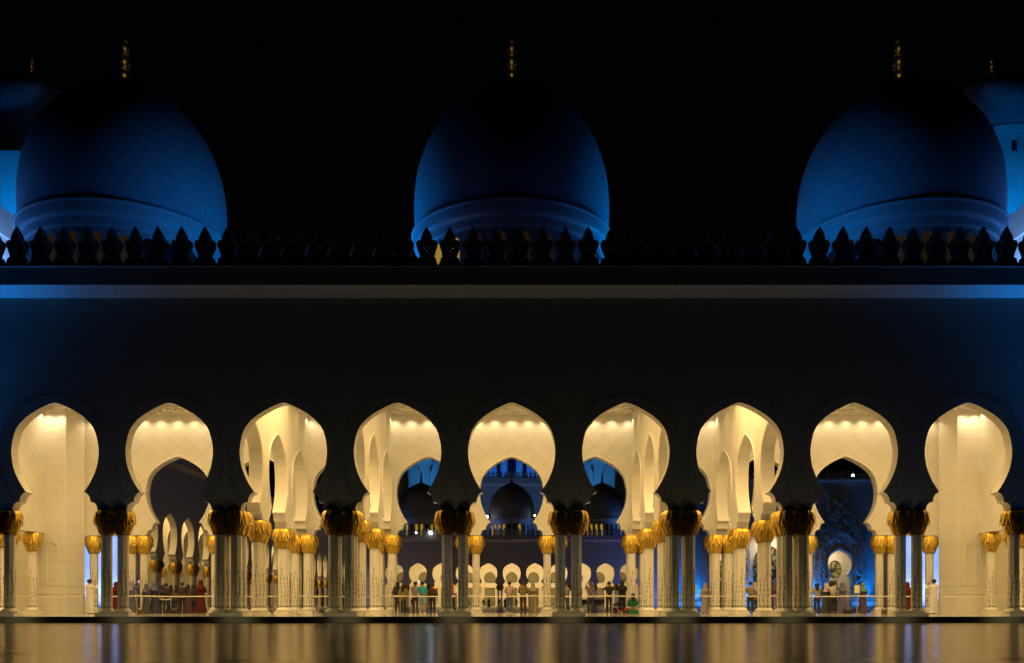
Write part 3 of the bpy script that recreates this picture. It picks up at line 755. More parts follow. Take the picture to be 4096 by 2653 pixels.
def vine_relief(c, seed, spread=1.0):
    r_ = random.Random(seed); mb = MB()
    def inside(x, z):
        dx = abs(x - c)
        if dx < 2.25 and z < 9.5: return False
        lim = 3.9 if z < 10 else 3.9 - (z - 10) * .42
        return dx < lim and z > 1.6
    nodes = []
    for side in (-1, 1):
        for s_ in range(9):
            x = c + side * (2.5 + s_ * .14); z = 1.8 + s_ * .3; an = R(90) - side * .1; pts = []
            L_ = r_.randint(60, 120)
            for t in range(L_):
                an += r_.uniform(-.34, .34) + (R(90) - an) * .05 + (side * .035 if z > 9.5 else 0)
                x2, z2 = x + .14 * math.cos(an), z + .14 * math.sin(an)
                if not inside(x2, z2): an += side * (.6 if abs(x - c) > 3 else -.6); x2, z2 = x + .05 * math.cos(an), z + .14 * abs(math.sin(an))
                x, z = x2, z2
                if z > 17 or abs(x - c) > 4.2: break
                pts.append((x, -.09, z))
                if t % 4 == 0: nodes.append((x, z))
            if len(pts) > 3: mb.tube(pts, [.10 * (1 - .6 * i / len(pts)) for i in range(len(pts))], 5)
    for _ in range(170):
        x = c + r_.uniform(-3.9, 3.9); z = r_.uniform(1.7, 16.6)
        if inside(x, z): nodes.append((x, z))
    for x, z in nodes:
        x += r_.uniform(-.22, .22); z += r_.uniform(-.15, .15); rr = r_.uniform(.12, .21)
        if not inside(x, z): continue
        k = len(mb.v); n_ = 10; tilt = r_.uniform(-.06, .06)
        mb.v.append((x, -.10, z))
        for t in range(n_):
            q = rr * (1 if t % 2 else .6); mb.v.append((x + q * math.cos(t * 2 * PI / n_), -.17 - tilt * math.cos(t), z + q * math.sin(t * 2 * PI / n_)))
        for t in range(n_):
            q = rr * .9; mb.v.append((x + q * math.cos(t * 2 * PI / n_), -.0, z + q * math.sin(t * 2 * PI / n_)))
        for t in range(n_):
            j = (t + 1) % n_
            mb.f.append((k, k + 1 + t, k + 1 + j)); mb.m.append(0); mb.f.append((k + 1 + t, k + 1 + n_ + t, k + 1 + n_ + j, k + 1 + j)); mb.m.append(0)
    return mb.build("vine_relief", m_plain, rw, fix=False)
vine_relief(49.9, 5); vine_relief(32.4, 8)
# railing in front of the relief wall
rl = thing("railing", "low dark metal rail standing in front of the blue-lit relief wall", "railing", (0, 99.5, 0))
mb = MB(); mb.box(23, 66, -.03, .03, 1.02, 1.10); mb.build("top_rail", m_dark, rl)
for i in range(23):
    mb = MB() if i == 0 else mb
    if i == 0:
        mb = MB(); mb.box(-.025, .025, -.025, .025, 0, 1.02); rp = mb.mesh("post", [m_dark])
    link("post", rp, rl, (23.5 + i * 1.9, 0, 0))
# ------------------------------------------------------------------ floodlights (visible glare points)
def flood(px, y, Y, warm, label, r=.16):
    k = (D0 + Y) / D0; X = at(px, Y); Z = EYE + (VY - y) * k / PM
    t = thing("floodlight", label, "floodlight", (X, Y, Z - .35), group="roof floodlights")
    mb = MB(); mb.box(-.03, .03, -.03, .03, -.35, .2); mb.box(-.2, .2, -.04, .04, .17, .21); mb.build("bracket", m_dark, t)
    mb = MB(); mb.box(-.22, .22, -.1, .16, .21, .55); mb.build("housing", m_dark, t)
    mb = MB(); mb.lathe([(0, 0), (r, 0.0), (r * .8, .05), (0, .07)], 16); o = mb.build("lens", m_lampw if warm else m_lamp, t, (0, -.11, .37)); o.rotation_euler = (R(90), 0, 0)
flood(1665, 2132, 147.0, False, "small white floodlight on the distant parapet, left of the brighter one")
flood(1722, 2132, 147.0, False, "bright white glaring floodlight on the distant parapet beside its smaller twin", .3)
flood(1948, 2068, 152, True, "small warm lamp left of the central distant dome", .28)
flood(2139, 2063, 152, True, "small warm lamp right of the central distant dome", .16)
flood(3411, 1903, 102.8, False, "white lamp among the crenellations on top of the relief wall", .17)
# ------------------------------------------------------------------ ground, floor, pool
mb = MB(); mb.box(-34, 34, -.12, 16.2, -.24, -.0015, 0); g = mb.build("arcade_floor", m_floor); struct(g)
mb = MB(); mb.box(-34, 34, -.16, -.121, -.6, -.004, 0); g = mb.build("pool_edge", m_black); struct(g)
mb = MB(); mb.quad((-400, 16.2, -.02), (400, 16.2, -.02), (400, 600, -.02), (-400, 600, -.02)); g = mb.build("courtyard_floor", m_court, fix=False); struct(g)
mb = MB(); mb.quad((-400, -300, -.62), (400, -300, -.62), (400, 600, -.62), (-400, 600, -.62)); g = mb.build("ground", m_black, fix=False); struct(g)
from mathutils import noise
mb = MB(); ys = [-.161]
while ys[-1] > -38.6: ys.append(ys[-1] - .09)
xs = [-27 + i * .6 for i in range(91)]
for y in ys:
    for x in xs:
        h = 0 if y > -.3 else .010 * noise.noise((x * .22, y * 1.9, 0)) + .0055 * noise.noise((x * .5, y * 4.6, 3)) + .016 * noise.noise((x * .08, y * .55, 7))
        mb.v.append((x, y, -.245 + h))
nx = len(xs)
for j in range(len(ys) - 1):
    for i in range(nx - 1):
        a_ = j * nx + i; mb.f.append((a_, a_ + nx, a_ + nx + 1, a_ + 1)); mb.m.append(0)
for sx in (-1, 1): mb.quad((sx * 27, -75, -.245), (sx * 70, -75, -.245), (sx * 70, -.161, -.245), (sx * 27, -.161, -.245))
mb.quad((-27, -75, -.245), (27, -75, -.245), (27, ys[-1], -.245), (-27, ys[-1], -.245))
g = mb.build("pool_water", m_water, fix=False, smooth=80); struct(g)
# ------------------------------------------------------------------ people
_cache = {}
def skin_mesh(key, verts, edges, radii, sub=1):
    if key in _cache: return _cache[key]
    me = bpy.data.meshes.new(key); me.from_pydata(verts, edges, [])
    o = bpy.data.objects.new("tmp", me); sc.collection.objects.link(o)
    md = o.modifiers.new("s", 'SKIN'); md.use_smooth_shade = True
    for i, r in enumerate(radii):
        sv = me.skin_vertices[0].data[i]; sv.radius = (r, r) if isinstance(r, (int, float)) else r; sv.use_root = (i == 0)
    s2 = o.modifiers.new("u", 'SUBSURF'); s2.levels = sub; s2.render_levels = sub
    dg = bpy.context.evaluated_depsgraph_get(); dg.update()
    out = bpy.data.meshes.new_from_object(o.evaluated_get(dg)); out.name = key
    bpy.data.objects.remove(o); _cache[key] = out
    return out
ARMS = {
    'down': ((.24, -.02, 1.14), (.26, .07, .90), (.255, .10, .82)),
    'photo': ((.27, .20, 1.24), (.13, .36, 1.47), (.09, .38, 1.55)),
    'high': ((.25, .22, 1.40), (.16, .36, 1.62), (.14, .38, 1.70)),
    'front': ((.25, .03, 1.15), (.12, .24, 1.12), (.05, .28, 1.12)),
    'lap': ((.24, .08, .50), (.12, .30, .42), (.05, .34, .40)),
}
def bodyparts(pose, sit=False):
    dz = -0.64 if sit else 0
    z = lambda v: v + dz
    arm = [Vector(a) for a in ARMS['lap' if sit else pose]]
    head = [(0, 0, z(1.47)), (0, .015, z(1.54)), (0, .02, z(1.62)), (0, .01, z(1.695))]
    V = [(0, 0, z(.96)), (0, -.01, z(1.12)), (0, -.01, z(1.33))] + head
    E = [(0, 1), (1, 2), (2, 3), (3, 4), (4, 5), (5, 6)]; RR = [(.15, .10), (.135, .095), (.155, .10), .055, (.066, .075), (.078, .095), (.055, .065)]
    n = len(V); V += [(0, .125, z(1.605))]; E.append((5, n)); RR.append(.016)      # nose
    for sx in (-1, 1):
        n = len(V); V.append((sx * .088, .005, z(1.61))); E.append((5, n)); RR.append(.018)
        n = len(V); V += [(sx * .17, -.01, z(1.41)), (sx * arm[0].x, arm[0].y, arm[0].z), (sx * arm[1].x, arm[1].y, arm[1].z), (sx * arm[2].x, arm[2].y, arm[2].z)]
        E += [(2, n), (n, n + 1), (n + 1, n + 2), (n + 2, n + 3)]; RR += [.062, .042, .028, (.034, .018)]
        h = len(V) - 1; d = (arm[2] - arm[1]).normalized(); sd = d.cross(Vector((0, 1, .3))).normalized()
        for k, L in enumerate((.075, .088, .092, .08)):
            f = arm[2] + d * L * .9 + sd * (k - 1.5) * .019; f2 = f + d * .02 + Vector((0, .02, 0))
            n = len(V); V += [(sx * f.x, f.y, f.z)]; E += [(h, n)]; RR += [.0085]
        tpt = arm[2] + sd * -.05 + d * .02 + Vector((0, .02, 0)); n = len(V); V.append((sx * tpt.x, tpt.y, tpt.z)); E.append((h, n)); RR.append(.010)
    legs = []
    for sx in (-1, 1):
        if sit: L = [(sx * .11, .02, .22), (sx * .34, .30, .16), (sx * .02 + .05 * sx, .42, .07), (-sx * .06, .44, .05)]
        else: L = [(sx * .09, 0, .88), (sx * .10, .02, .50), (sx * .105, -.02, .09), (sx * .12, .13, .035)]
        legs.append(L)
        n = len(V); V += L; E += [(0, n), (n, n + 1), (n + 1, n + 2), (n + 2, n + 3)]; RR += [.085, .058, .038, (.045, .03)]
    return V, E, RR, arm, legs, z
def person(px, Y, h, label, kind='shirt', pose='down', top=(.2, .2, .2), low=(.05, .05, .07), hair='short', rz=0, scarf=None, sit=False, group="visitors standing behind the barrier", feet=(.03, .03, .03), stripes=None, hold=None, back=None):
    X = at(px, Y)
    s = h / 1.74
    t = thing("person", label, "person", (X, Y, -0.0015 if Y < 16 else -.02), R(rz), group)
    t.scale = (s, s, s)
    key = f"{pose}{sit}"
    V, E, RR, arm, legs, z = bodyparts(pose, sit)
    me = skin_mesh("body_" + key, V, E, RR)
    if not me.materials: me.materials.append(m_skin)
    link("body", me, t)
    def cm(name, c):
        k = (name, tuple(round(v, 3) for v in c))
        if k not in _cache: _cache[k] = mat("cloth_" + name, c, 0.85)
        return _cache[k]
    def inst(name, mesh, m):
        o = link(name, mesh, t)
        if not mesh.materials: mesh.materials.append(m_hair)
        o.material_slots[0].link = 'OBJECT'; o.material_slots[0].material = m
        return o
    # hair / scarf
    hb = "hair_" + hair
    if hb not in _cache:
        mb = MB()
        if hair == 'short': prof = [(0.086, -.035), (.101, .0), (.105, .05), (.092, .10), (.055, .135), (0, .146)]
        elif hair == 'long': prof = [(0.13, -.30), (.12, -.16), (.108, -.03), (.108, .05), (.094, .10), (.055, .135), (0, .146)]
        elif hair == 'cap': prof = [(.10, .0), (.108, .02), (.112, .06), (.10, .115), (.06, .15), (0, .155)]
        else: prof = [(.21, -.34), (.185, -.25), (.12, -.13), (.118, -.02), (.122, .05), (.105, .12), (.06, .16), (0, .172)]
        mb.lathe(prof, 20, (0, -.012, 0), oval=1.12)
        if hair == 'cap': mb.poly([(-.08, .07, .04), (.08, .07, .04), (.06, .19, .02), (-.06, .19, .02)])
        _cache[hb] = mb.mesh(hb, [m_hair], 60)
    o = inst("headscarf" if hair == 'scarf' else ("cap" if hair == 'cap' else "hair"), _cache[hb], m_hair if hair in ('short', 'long') else cm("scarf", scarf or (.03, .03, .04)))
    o.location = (0, .0, z(1.60)); 
    # sleeves and top
    def sleeve_top(full, extra, lowz):
        k = f"top{full}{extra}{key}{lowz}"
        V = [(0, 0, z(lowz)), (0, -.005, z(1.10)), (0, -.01, z(1.33)), (0, 0, z(1.46))]; E = [(0, 1), (1, 2), (2, 3)]
        R_ = [(.175 + extra, .125 + extra), (.165 + extra, .12 + extra), (.175 + extra, .12 + extra), (.075, .07)]
        for sx in (-1, 1):
            n = len(V); a0 = Vector((.175, -.01, z(1.40))); a1 = arm[0]; a2 = arm[1]
            if not full: a1 = a0.lerp(arm[0], .8)
            V += [(sx * a0.x, a0.y, a0.z), (sx * a1.x, a1.y, a1.z)]; E += [(2, n), (n, n + 1)]; R_ += [.082 + extra * .5, .062 + extra]
            if full: a3 = a1.lerp(a2, .93); V.append((sx * a3.x, a3.y, a3.z)); E.append((n + 1, n + 2)); R_.append(.045 + extra)
        return skin_mesh(k, V, E, R_)
    if kind in ('robe', 'abaya'):
        full = kind != 'tee'
        inst("sleeves", sleeve_top(True, .012, 1.0), cm("robe", top))
        if not sit:
            k = "robe_lathe" + kind
            if k not in _cache:
                mb = MB(); wd = .24 if kind == 'robe' else .33
                pr = [(0, .03), (wd, .035), (wd - .005, .10), (.225, .5), (.205, .85), (.20, 1.05), (.205, 1.2), (.21, 1.33), (.18, 1.42), (.10, 1.475), (0, 1.49)]
                i0 = len(mb.v); mb.lathe(pr, 28, oval=.72)
                for i in range(len(mb.v)):          # folds
                    x, y, zz = mb.v[i]; a = math.atan2(y, x); f = 1 + .05 * math.sin(a * 9 + 1) * max(0, (1.0 - zz)); mb.v[i] = (x * f, y * f, zz)
                _cache[k] = mb.mesh(k, [m_hair], 60)
            inst("robe", _cache[k], cm("robe", top))
        else:
            mb = MB(); mb.lathe([(0, .0), (.36, .01), (.37, .08), (.26, .2), (.19, .3)], 24, (0, .12, 0), oval=.8)
            _cache["sitrobe"] = _cache.get("sitrobe") or mb.mesh("sitrobe", [m_hair], 60); inst("robe", _cache["sitrobe"], cm("robe", top))
    else:
        coat = kind == 'coat'
        o = inst("coat" if coat else "shirt", sleeve_top(coat or kind == 'long', .02 if coat else 0, .72 if coat else .9), cm("top", top))
        if stripes:
            m = _cache.get(("st", stripes)) 
            if not m:
                m = mat("striped_cloth", top, .85); nt = m.node_tree; tc = nt.nodes.new('ShaderNodeTexCoord'); sp = nt.nodes.new('ShaderNodeSeparateXYZ')
                nt.links.new(tc.outputs['Object'], sp.inputs[0]); mx = nt.nodes.new('ShaderNodeMix'); mx.data_type = 'RGBA'
                nt.links.new(M(nt, 'GREATER_THAN', M(nt, 'FRACT', M(nt, 'MULTIPLY', sp.outputs[2], 11.0)), 0.5), mx.inputs['Factor'])
                mx.inputs['A'].default_value = (*top, 1); mx.inputs['B'].default_value = (*stripes, 1); nt.links.new(mx.outputs['Result'], nt.nodes['Principled BSDF'].inputs['Base Color']); _cache[("st", stripes)] = m
            o.material_slots[0].material = m
        short = kind == 'shorts'
        k = f"trousers{short}{sit}"
        V = [(0, 0, z(.97))]; E = []; R_ = [(.165, .115)]
        for L in legs:
            n = len(V); V += [L[0], L[1]]; E += [(0, n), (n, n + 1)]; R_ += [.105, .082 if not short else .098]
            if not short: V.append(L[2]); E.append((n + 1, n + 2)); R_.append(.066)
        inst("shorts" if short else "trousers", skin_mesh(k, V, E, R_), cm("low", low))
    if not sit:
        if "shoe" not in _cache:
            mb = MB()
            for sx in (-1, 1): mb.lathe([(0, 0.0), (.058, .004), (.06, .05), (.035, .085), (0, .09)], 12, (sx * .112, .045, 0), oval=2.3)
            _cache["shoe"] = mb.mesh("shoe", [m_hair], 60)
        inst("shoes", _cache["shoe"], cm("shoe", feet))
    if back:
        mb = MB(); mb.lathe([(0, 0), (.13, .02), (.15, .12), (.14, .3), (.09, .38), (0, .4)], 16, oval=.55); 
        o = mb.build("backpack_pocket" if False else "backpack", cm("bag", back), None, smooth=50)
        tag(o, "black backpack worn by the woman photographing behind the green-clad sitter", "backpack"); o.location = (X, Y - .19 * s, 1.0 * s)
    if hold:
        side = 1 if hold != 'left' else -1
        hp = arm[2]
        mb = MB(); mb.box(-.045, .045, -.008, .008, -.02, .12, 0); mb.box(-.04, .04, -.0095, -.0081, -.012, .112, 1)
        o = mb.build("phone", [m_dark, mat("phone_screen", (.1, .1, .1), .2, emit=(.45, .6, 1), estr=1.6)])
        rot = Matrix.Rotation(R(rz), 3, 'Z'); v = rot @ Vector((hp.x * .2, hp.y + .05, hp.z)) * s
        o.location = (X + v.x, Y + v.y, v.z); o.rotation_euler = (0, 0, R(rz)); tag(o, hold, "phone")
    return t
W = (.78, .77, .78)
person(358, 10.95, 1.84, "man in a white robe facing away at the left end, short black hair, hands raised", 'robe', 'photo', W, rz=-25)
person(3736, 10.95, 1.84, "man in a white robe facing away at the right end, short black hair, hands raised", 'robe', 'photo', W, rz=25)
person(464, 13.1, 1.72, "person in a red hooded abaya between the leftmost pair of complete columns", 'abaya', 'front', (.12, .004, .009), hair='scarf', scarf=(.13, .004, .009))
person(3630, 13.1, 1.72, "person in a red hooded abaya between the rightmost pair of complete columns", 'abaya', 'front', (.12, .004, .009), hair='scarf', scarf=(.13, .004, .009))
person(527, 12.4, 1.74, "woman in lilac scarf holding up a glowing phone beside the rear left column", 'abaya', 'high', (.10, .10, .2), hair='scarf', scarf=(.28, .25, .36), rz=-30, hold="lit phone held up beside the rear left column")
person(585, 12.6, 1.62, "short woman with dark grey headscarf in front of a rear left column", 'abaya', 'down', (.06, .06, .10), hair='scarf', scarf=(.11, .11, .16), rz=-20)
person(618, 12.9, 1.74, "tall person in a navy hooded cloak left of the dark crowd", 'abaya', 'down', (.04, .05, .09), hair='scarf', scarf=(.10, .13, .28))
person(650, 13.9, 1.58, "short dark-clothed person right of the navy hood", 'long', 'front', (.04, .04, .05), hair='scarf', scarf=(.03, .03, .04))
person(664, 14.1, 1.70, "dark-haired man in a charcoal jacket behind the low side stanchion", 'coat', 'down', (.05, .045, .05))
person(684, 14.5, 1.60, "dark-haired woman in black right of the low side stanchion", 'abaya', 'front', (.035, .035, .04), hair='long')
person(707, 14.0, 1.62, "small figure in brown between dark visitors on the left", 'coat', 'down', (.12, .08, .06), hair='long')
person(729, 12.6, 1.72, "broad man in black shirt and trousers holding a small camera at his chest", 'long', 'front', (.03, .03, .035), (.02, .02, .025))
person(752, 13.8, 1.62, "dark-haired figure in plum dress left of the red-clothed woman", 'abaya', 'down', (.09, .04, .07), hair='long')
person(773, 14.3, 1.60, "short person in a black headscarf beside the red-clothed woman", 'abaya', 'down', (.03, .03, .04), hair='scarf', scarf=(.02, .02, .03))
person(803, 12.2, 1.82, "tall woman in long crimson abaya and headscarf in the second arch", 'abaya', 'front', (.07, .003, .004), hair='scarf', scarf=(.08, .004, .005))
person(1591, 12.9, 1.76, "dark-haired woman in navy jacket half behind the cream column", 'coat', 'down', (.04, .04, .07), (.06, .05, .05), hair='long')
person(1612, 12.3, 1.60, "person in an olive jacket and black trousers beside the narrow barrier post", 'coat', 'down', (.22, .19, .05), (.015, .015, .02), hair='long')
person(1662, 14.4, 1.80, "man in grey shirt and jeans holding up a phone left of the turquoise shirt", 'long', 'high', (.28, .26, .25), (.06, .07, .10), rz=-20, hold="lit phone held up left of the turquoise shirt")
person(1690, 11.5, 1.74, "man in turquoise tee shirt and pale blue shorts facing away", 'shorts', 'front', (.02, .32, .44), (.26, .40, .50), feet=(.6, .6, .6))
person(1731, 11.9, 1.62, "short man in dark brown coat and flat cap", 'coat', 'down', (.05, .028, .018), (.03, .02, .015), hair='cap', scarf=(.03, .02, .02))
person(1808, 13.2, 1.66, "woman in bright red top and dark trousers beside the white sign board", 'long', 'front', (.45, .02, .02), (.03, .03, .05), hair='scarf', scarf=(.42, .02, .02))
person(2038, 12.4, 1.76, "man in a pink and white striped shirt and blue jeans in the central arch", 'long', 'front', (.62, .52, .52), (.07, .10, .20), stripes=(.30, .12, .14), feet=(.5, .5, .5))
person(2093, 12.0, 1.76, "man in an olive brown shirt and dark trousers right of the striped shirt", 'long', 'front', (.16, .12, .05), (.05, .035, .02))
person(2132, 12.6, 1.68, "woman in beige headscarf and dress left of the middle barrier post", 'abaya', 'down', (.22, .18, .13), hair='scarf', scarf=(.30, .26, .20))
person(2262, 13.2, 1.72, "man in grey shirt seen between the two right central columns", 'long', 'photo', (.20, .19, .19), (.06, .05, .05))
person(2362, 14.2, 1.76, "man in mauve grey shirt raising both arms in front of the distant arches", 'long', 'high', (.16, .13, .14), (.05, .05, .06), hair='cap', scarf=(.10, .09, .10))
person(2437, 12.2, 1.76, "man in black raising a camera beside the chrome post right of centre", 'tee', 'photo', (.015, .015, .02), (.012, .012, .018))
person(2488, 12.4, 1.80, "woman all in black with headscarf and raised hands beside the black-clad man", 'coat', 'photo', (.012, .012, .018), (.012, .012, .018), hair='scarf', scarf=(.01, .01, .015))
person(2532, 10.95, 1.72, "woman in green top sitting on the floor against the cream columns", 'robe', 'lap', (.01, .16, .08), hair='long', sit=True, group="")
person(3002, 12.7, 1.76, "man in a dark and cream striped shirt right of the cream column cluster", 'long', 'front', (.10, .09, .08), (.035, .04, .06), stripes=(.42, .38, .30))
person(3020, 13.8, 1.72, "fair-haired woman in dusty pink close behind the striped man", 'coat', 'down', (.34, .25, .22), hair='scarf', scarf=(.5, .42, .3))
person(3098, 13.0, 1.72, "person in deep purple in front of the big mosaic window", 'abaya', 'down', (.09, .05, .13), hair='scarf', scarf=(.10, .06, .14))
person(2822, 14.3, 1.70, "person in pale mauve robe passing before the blue wall", 'abaya', 'down', (.36, .30, .34), hair='scarf', scarf=(.42, .36, .40))
person(3268, 13.6, 1.70, "person in grey tunic and navy trousers, leftmost of the group before the keyhole doorway", 'long', 'front', (.38, .35, .38), (.04, .05, .10), hair='long')
person(3304, 13.2, 1.66, "woman in white scarf and black skirt in the group before the keyhole doorway", 'abaya', 'down', (.06, .06, .07), hair='scarf', scarf=(.55, .5, .52))
person(3334, 12.8, 1.74, "man in white shirt and black jeans photographing the keyhole doorway", 'long', 'high', (.58, .5, .44), (.03, .035, .06))
person(3370, 12.2, 1.68, "woman in violet abaya with arms raised, rightmost of the doorway group", 'abaya', 'high', (.12, .10, .22), hair='scarf', scarf=(.13, .12, .26))
person(3452, 12.4, 1.66, "woman in dark purple abaya with green shawl right of the sign post", 'abaya', 'front', (.07, .05, .09), hair='scarf', scarf=(.12, .26, .18))
# distant visitors
dist = [(1873, 'shirt', (.02, .02, .03), "tiny dark-shirted figure far away by the leftmost central pair"), (1934, 'shirt', (.5, .5, .55), "tiny figure in white far away beside a pushchair"),
        (1956, 'abaya', (.12, .2, .26), "tiny figure in a long slate blue robe far across the courtyard"), (1998, 'shirt', (.12, .12, .12), "tiny grey figure between the distant dark column pair"),
        (2021, 'abaya', (.02, .02, .03), "tiny figure in long black robe far across the courtyard"), (2066, 'shirt', (.6, .55, .5), "tiny figure in white top and tan trousers far away beside a post"),
        (1648, 'shirt', (.03, .03, .04), "tiny dark figure far away behind the turquoise-shirted man")]
for px, kd, c, lb in dist:
    person(px, 139, 1.72, lb, kd, 'down', c, (.25, .15, .08) if px == 2066 else (.05, .05, .06), hair='scarf' if kd == 'abaya' else 'short', scarf=c, group="distant visitors")
rq = random.Random(4)
cols = [(.5, .45, .42), (.6, .55, .5), (.1, .1, .12), (.3, .28, .3), (.45, .2, .18), (.2, .22, .3)]
for i in range(16):
    px = 2310 + i * 6.8 + rq.uniform(-2, 2)
    person(px, 136 + rq.uniform(-2, 3), 1.7 + rq.uniform(-.12, .1), "tiny figure in the distant crowd behind the far barrier, right of centre", 'shirt', 'down', rq.choice(cols), rq.choice(cols), group="crowd behind the far barrier")
# ------------------------------------------------------------------ barrier posts with belts
def stanchion(px, Y, label, to=None, sign=False, h=1.01, toY=None, group="belt barrier posts"):
    X = at(px, Y)
    t = thing("barrier_post", label, "barrier post", (X, Y, 0), 0, group)
    mb = MB(); mb.lathe([(0, 0), (.17, 0), (.175, .012), (.12, .03), (.035, .045), (.0, .045)], 24); mb.build("base", m_steel, t, smooth=40)
    mb = MB(); mb.lathe([(.028, .04), (.028, h - .1), (.036, h - .1), (.036, h + .02), (.0, h + .03)], 16); mb.build("pole", m_steel, t, smooth=40)
    if to is not None:
        X2 = at(to, toY or Y); n_ = 14; mb = MB(); L = X2 - X; dy = (toY or Y) - Y; prev = None
        for i in range(n_ + 1):
            f = i / n_; z = h - .06 - .035 * 4 * f * (1 - f); cur = (L * f, dy * f - .03, z)
            if prev:
                a, b_ = prev, cur
                mb.quad((a[0], a[1], a[2] - .028), (b_[0], b_[1], b_[2] - .028), (b_[0], b_[1], b_[2] + .028), (a[0], a[1], a[2] + .028))
                mb.quad((a[0], a[1] + .004, a[2] + .028), (b_[0], b_[1] + .004, b_[2] + .028), (b_[0], b_[1] + .004, b_[2] - .028), (a[0], a[1] + .004, a[2] - .028))
            prev = cur
        mb.build("belt", m_belt, t, fix=False)
    if sign:
        mb = MB(); mb.slab([(-.16, h + .06), (.16, h + .06), (.16, h + .52), (-.16, h + .52)], [[(-.14, h + .08), (.14, h + .08), (.14, h + .50), (-.14, h + .50)]], -.03, -.005); sf = mb.build("sign_frame", m_steel, t)
        mb = MB(); mb.box(-.138, .138, -.022, -.012, h + .082, h + .498); mb.build("sheet", m_sign, sf)
BY = 10.45
posts = [(335, 358, "post at the left end beside the man in the white robe"), (548, None, "post in front of the rear left column near the lilac scarf"), (905, None, "post hidden beside the dark cluster of columns left of centre"),
         (1190, None, "post in front of the cream columns in the third arch"), (1572, None, "broad post beside the cream columns left of the olive jacket"), (1826, 's', "post with a blank framed sign board seen between the central left columns"),
         (2141, None, "shiny post in the central arch right of the beige headscarf"), (2449, None, "shiny post beside the man in black"), (2774, 's', "post with a framed sign beside the dark column cluster right of centre"),
         (3100, None, "post left of the dark cluster in the seventh arch"), (3428, 's', "post with a framed sign sheet near the keyhole doorway"), (3758, None, "post at the right end beside the man in the white robe"), (4030, None, "post at the far right edge of the barrier")]
for i, (px, s_, lb) in enumerate(posts):
    nx = posts[i + 1][0] if i + 1 < len(posts) else None
    stanchion(px, BY, lb, nx, s_ == 's')
stanchion(60, BY, "post at the far left edge of the barrier", 335)
stanchion(684, 12.0, "shorter post with a slanting belt inside the second arch", 640, h=.86, toY=12.9)
stanchion(1273, 13.2, "slim post behind the cream columns in the third arch", 1240, toY=15)
stanchion(1601, 10.9, "slim post just left of the olive jacket", 1575, toY=10.5)
# distant barrier
fb_ = thing("far_barrier", "tiny line of barrier posts and pale belt along the distant arcade", "barrier", (0, 131, 0))
mb = MB(); mb.box(-16, 18, -.02, .02, .92, .98); mb.build("belt", m_belt, fb_)
for i in range(18):
    mb = MB(); mb.lathe([(.16, 0), (.03, .05), (.03, 1.02), (0, 1.03)], 8, (-16 + 2 * i, 0, 0)); mb.build("post", m_steel, fb_)
# ------------------------------------------------------------------ bags and pushchair
def handbag(px, Y, s, label, soft=True):
    t = thing("handbag", label, "handbag", (at(px, Y), Y, 0))
    m = mat("bag_leather", (.02, .02, .022) if soft else (.10, .075, .05), .45, var=.4 if not soft else 0, vscale=30)
    mb = MB()
    if soft: mb.lathe([(0, 0), (.26 * s, .01), (.30 * s, .10 * s), (.24 * s, .26 * s), (.12 * s, .34 * s), (0, .35 * s)], 18, oval=.5)
    else:
        mb.lathe([(0, 0), (.18 * s, 0), (.20 * s, .03 * s), (.19 * s, .22 * s), (.17 * s, .25 * s), (0, .25 * s)], 4, a0=PI / 4, oval=.45)
    mb.build("bag_body", m, t, smooth=50 if soft else 20)
    mb = MB(); mb.tube([(.17 * s * math.cos(a * PI / 10), 0, (.28 if soft else .23) * s + (.30 if soft else .10) * s * math.sin(a * PI / 10)) for a in range(11)], .014 * s, 6); mb.build("handle", m, t, smooth=60)
handbag(3392, 11.9, .95, "black soft handbag with tall handle on the floor left of the sign post")
handbag(694, 11.9, .9, "black soft handbag with tall handle on the floor in the second arch")
handbag(3538, 9.6, 1.0, "small patterned brown handbag on the floor beside the right rear plinth", False)
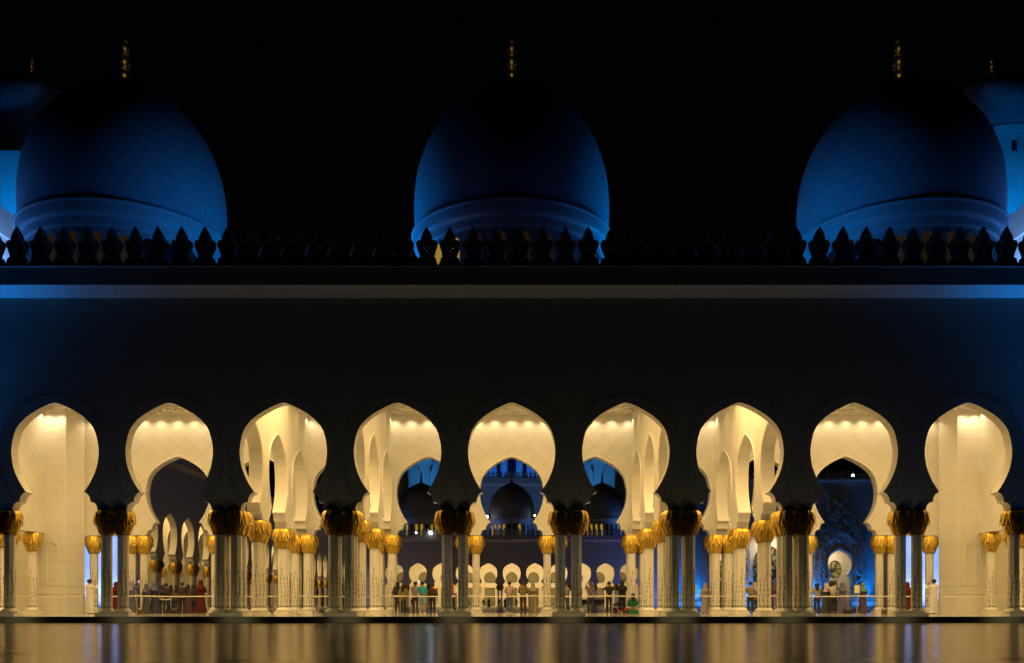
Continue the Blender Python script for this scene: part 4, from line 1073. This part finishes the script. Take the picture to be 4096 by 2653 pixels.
handbag(560, 9.6, 1.0, "small patterned brown handbag on the floor beside the left rear plinth", False)
pc = thing("pushchair", "black pushchair with red frame and yellow strap beside the seated woman in green", "pushchair", (at(2478, 11.0), 11.0, 0), R(20))
mb = MB(); n_ = 9
for i in range(n_):
    a, b_ = R(20 + i * 15), R(20 + (i + 1) * 15)
    mb.quad((.34 * math.cos(a), -.2, .28 + .34 * math.sin(a)), (.34 * math.cos(b_), -.2, .28 + .34 * math.sin(b_)), (.34 * math.cos(b_), .2, .28 + .34 * math.sin(b_)), (.34 * math.cos(a), .2, .28 + .34 * math.sin(a)))
mb.poly([(.34 * math.cos(R(20 + i * 15)), -.2, .28 + .34 * math.sin(R(20 + i * 15))) for i in range(n_ + 1)]); mb.poly([(.34 * math.cos(R(20 + i * 15)), .2, .28 + .34 * math.sin(R(20 + i * 15))) for i in range(n_ + 1)][::-1])
mb.build("hood", mat("pushchair_fabric", (.012, .012, .014), .8), pc, fix=False)
mb = MB(); mb.box(-.3, .15, -.19, .19, .12, .34); mb.build("seat", mat("pushchair_seat", (.015, .015, .02), .8), pc)
m_rp = mat("red_frame", (.5, .02, .03), .35)
mb = MB(); mb.tube([(-.35, -.21, .06), (.1, -.21, .2), (.42, -.21, .30), (.45, -.21, .12)], .022, 8); mb.tube([(-.35, .21, .06), (.1, .21, .2), (.42, .21, .30), (.45, .21, .12)], .022, 8); mb.tube([(.42, -.21, .3), (.42, .21, .3)], .022, 8); mb.box(.3, .5, -.15, .15, .04, .22); mb.build("frame", m_rp, pc, smooth=50)
mb = MB(); mb.tube([(-.28, -.24, .42), (-.24, -.24, .24), (-.1, -.24, .1), (.12, -.24, .07)], .014, 6); mb.build("strap", mat("strap_yellow", (.7, .5, .1), .5), pc, smooth=50)
for x in (-.33, .4):
    for y in (-.22, .22):
        mb = MB(); mb.lathe([(0, -.02), (.075, -.02), (.085, 0), (.075, .02), (0, .02)], 18, m=0); o = mb.build("wheel", m_dark, pc, (x, y, .086), smooth=40); o.rotation_euler = (R(90), 0, 0)
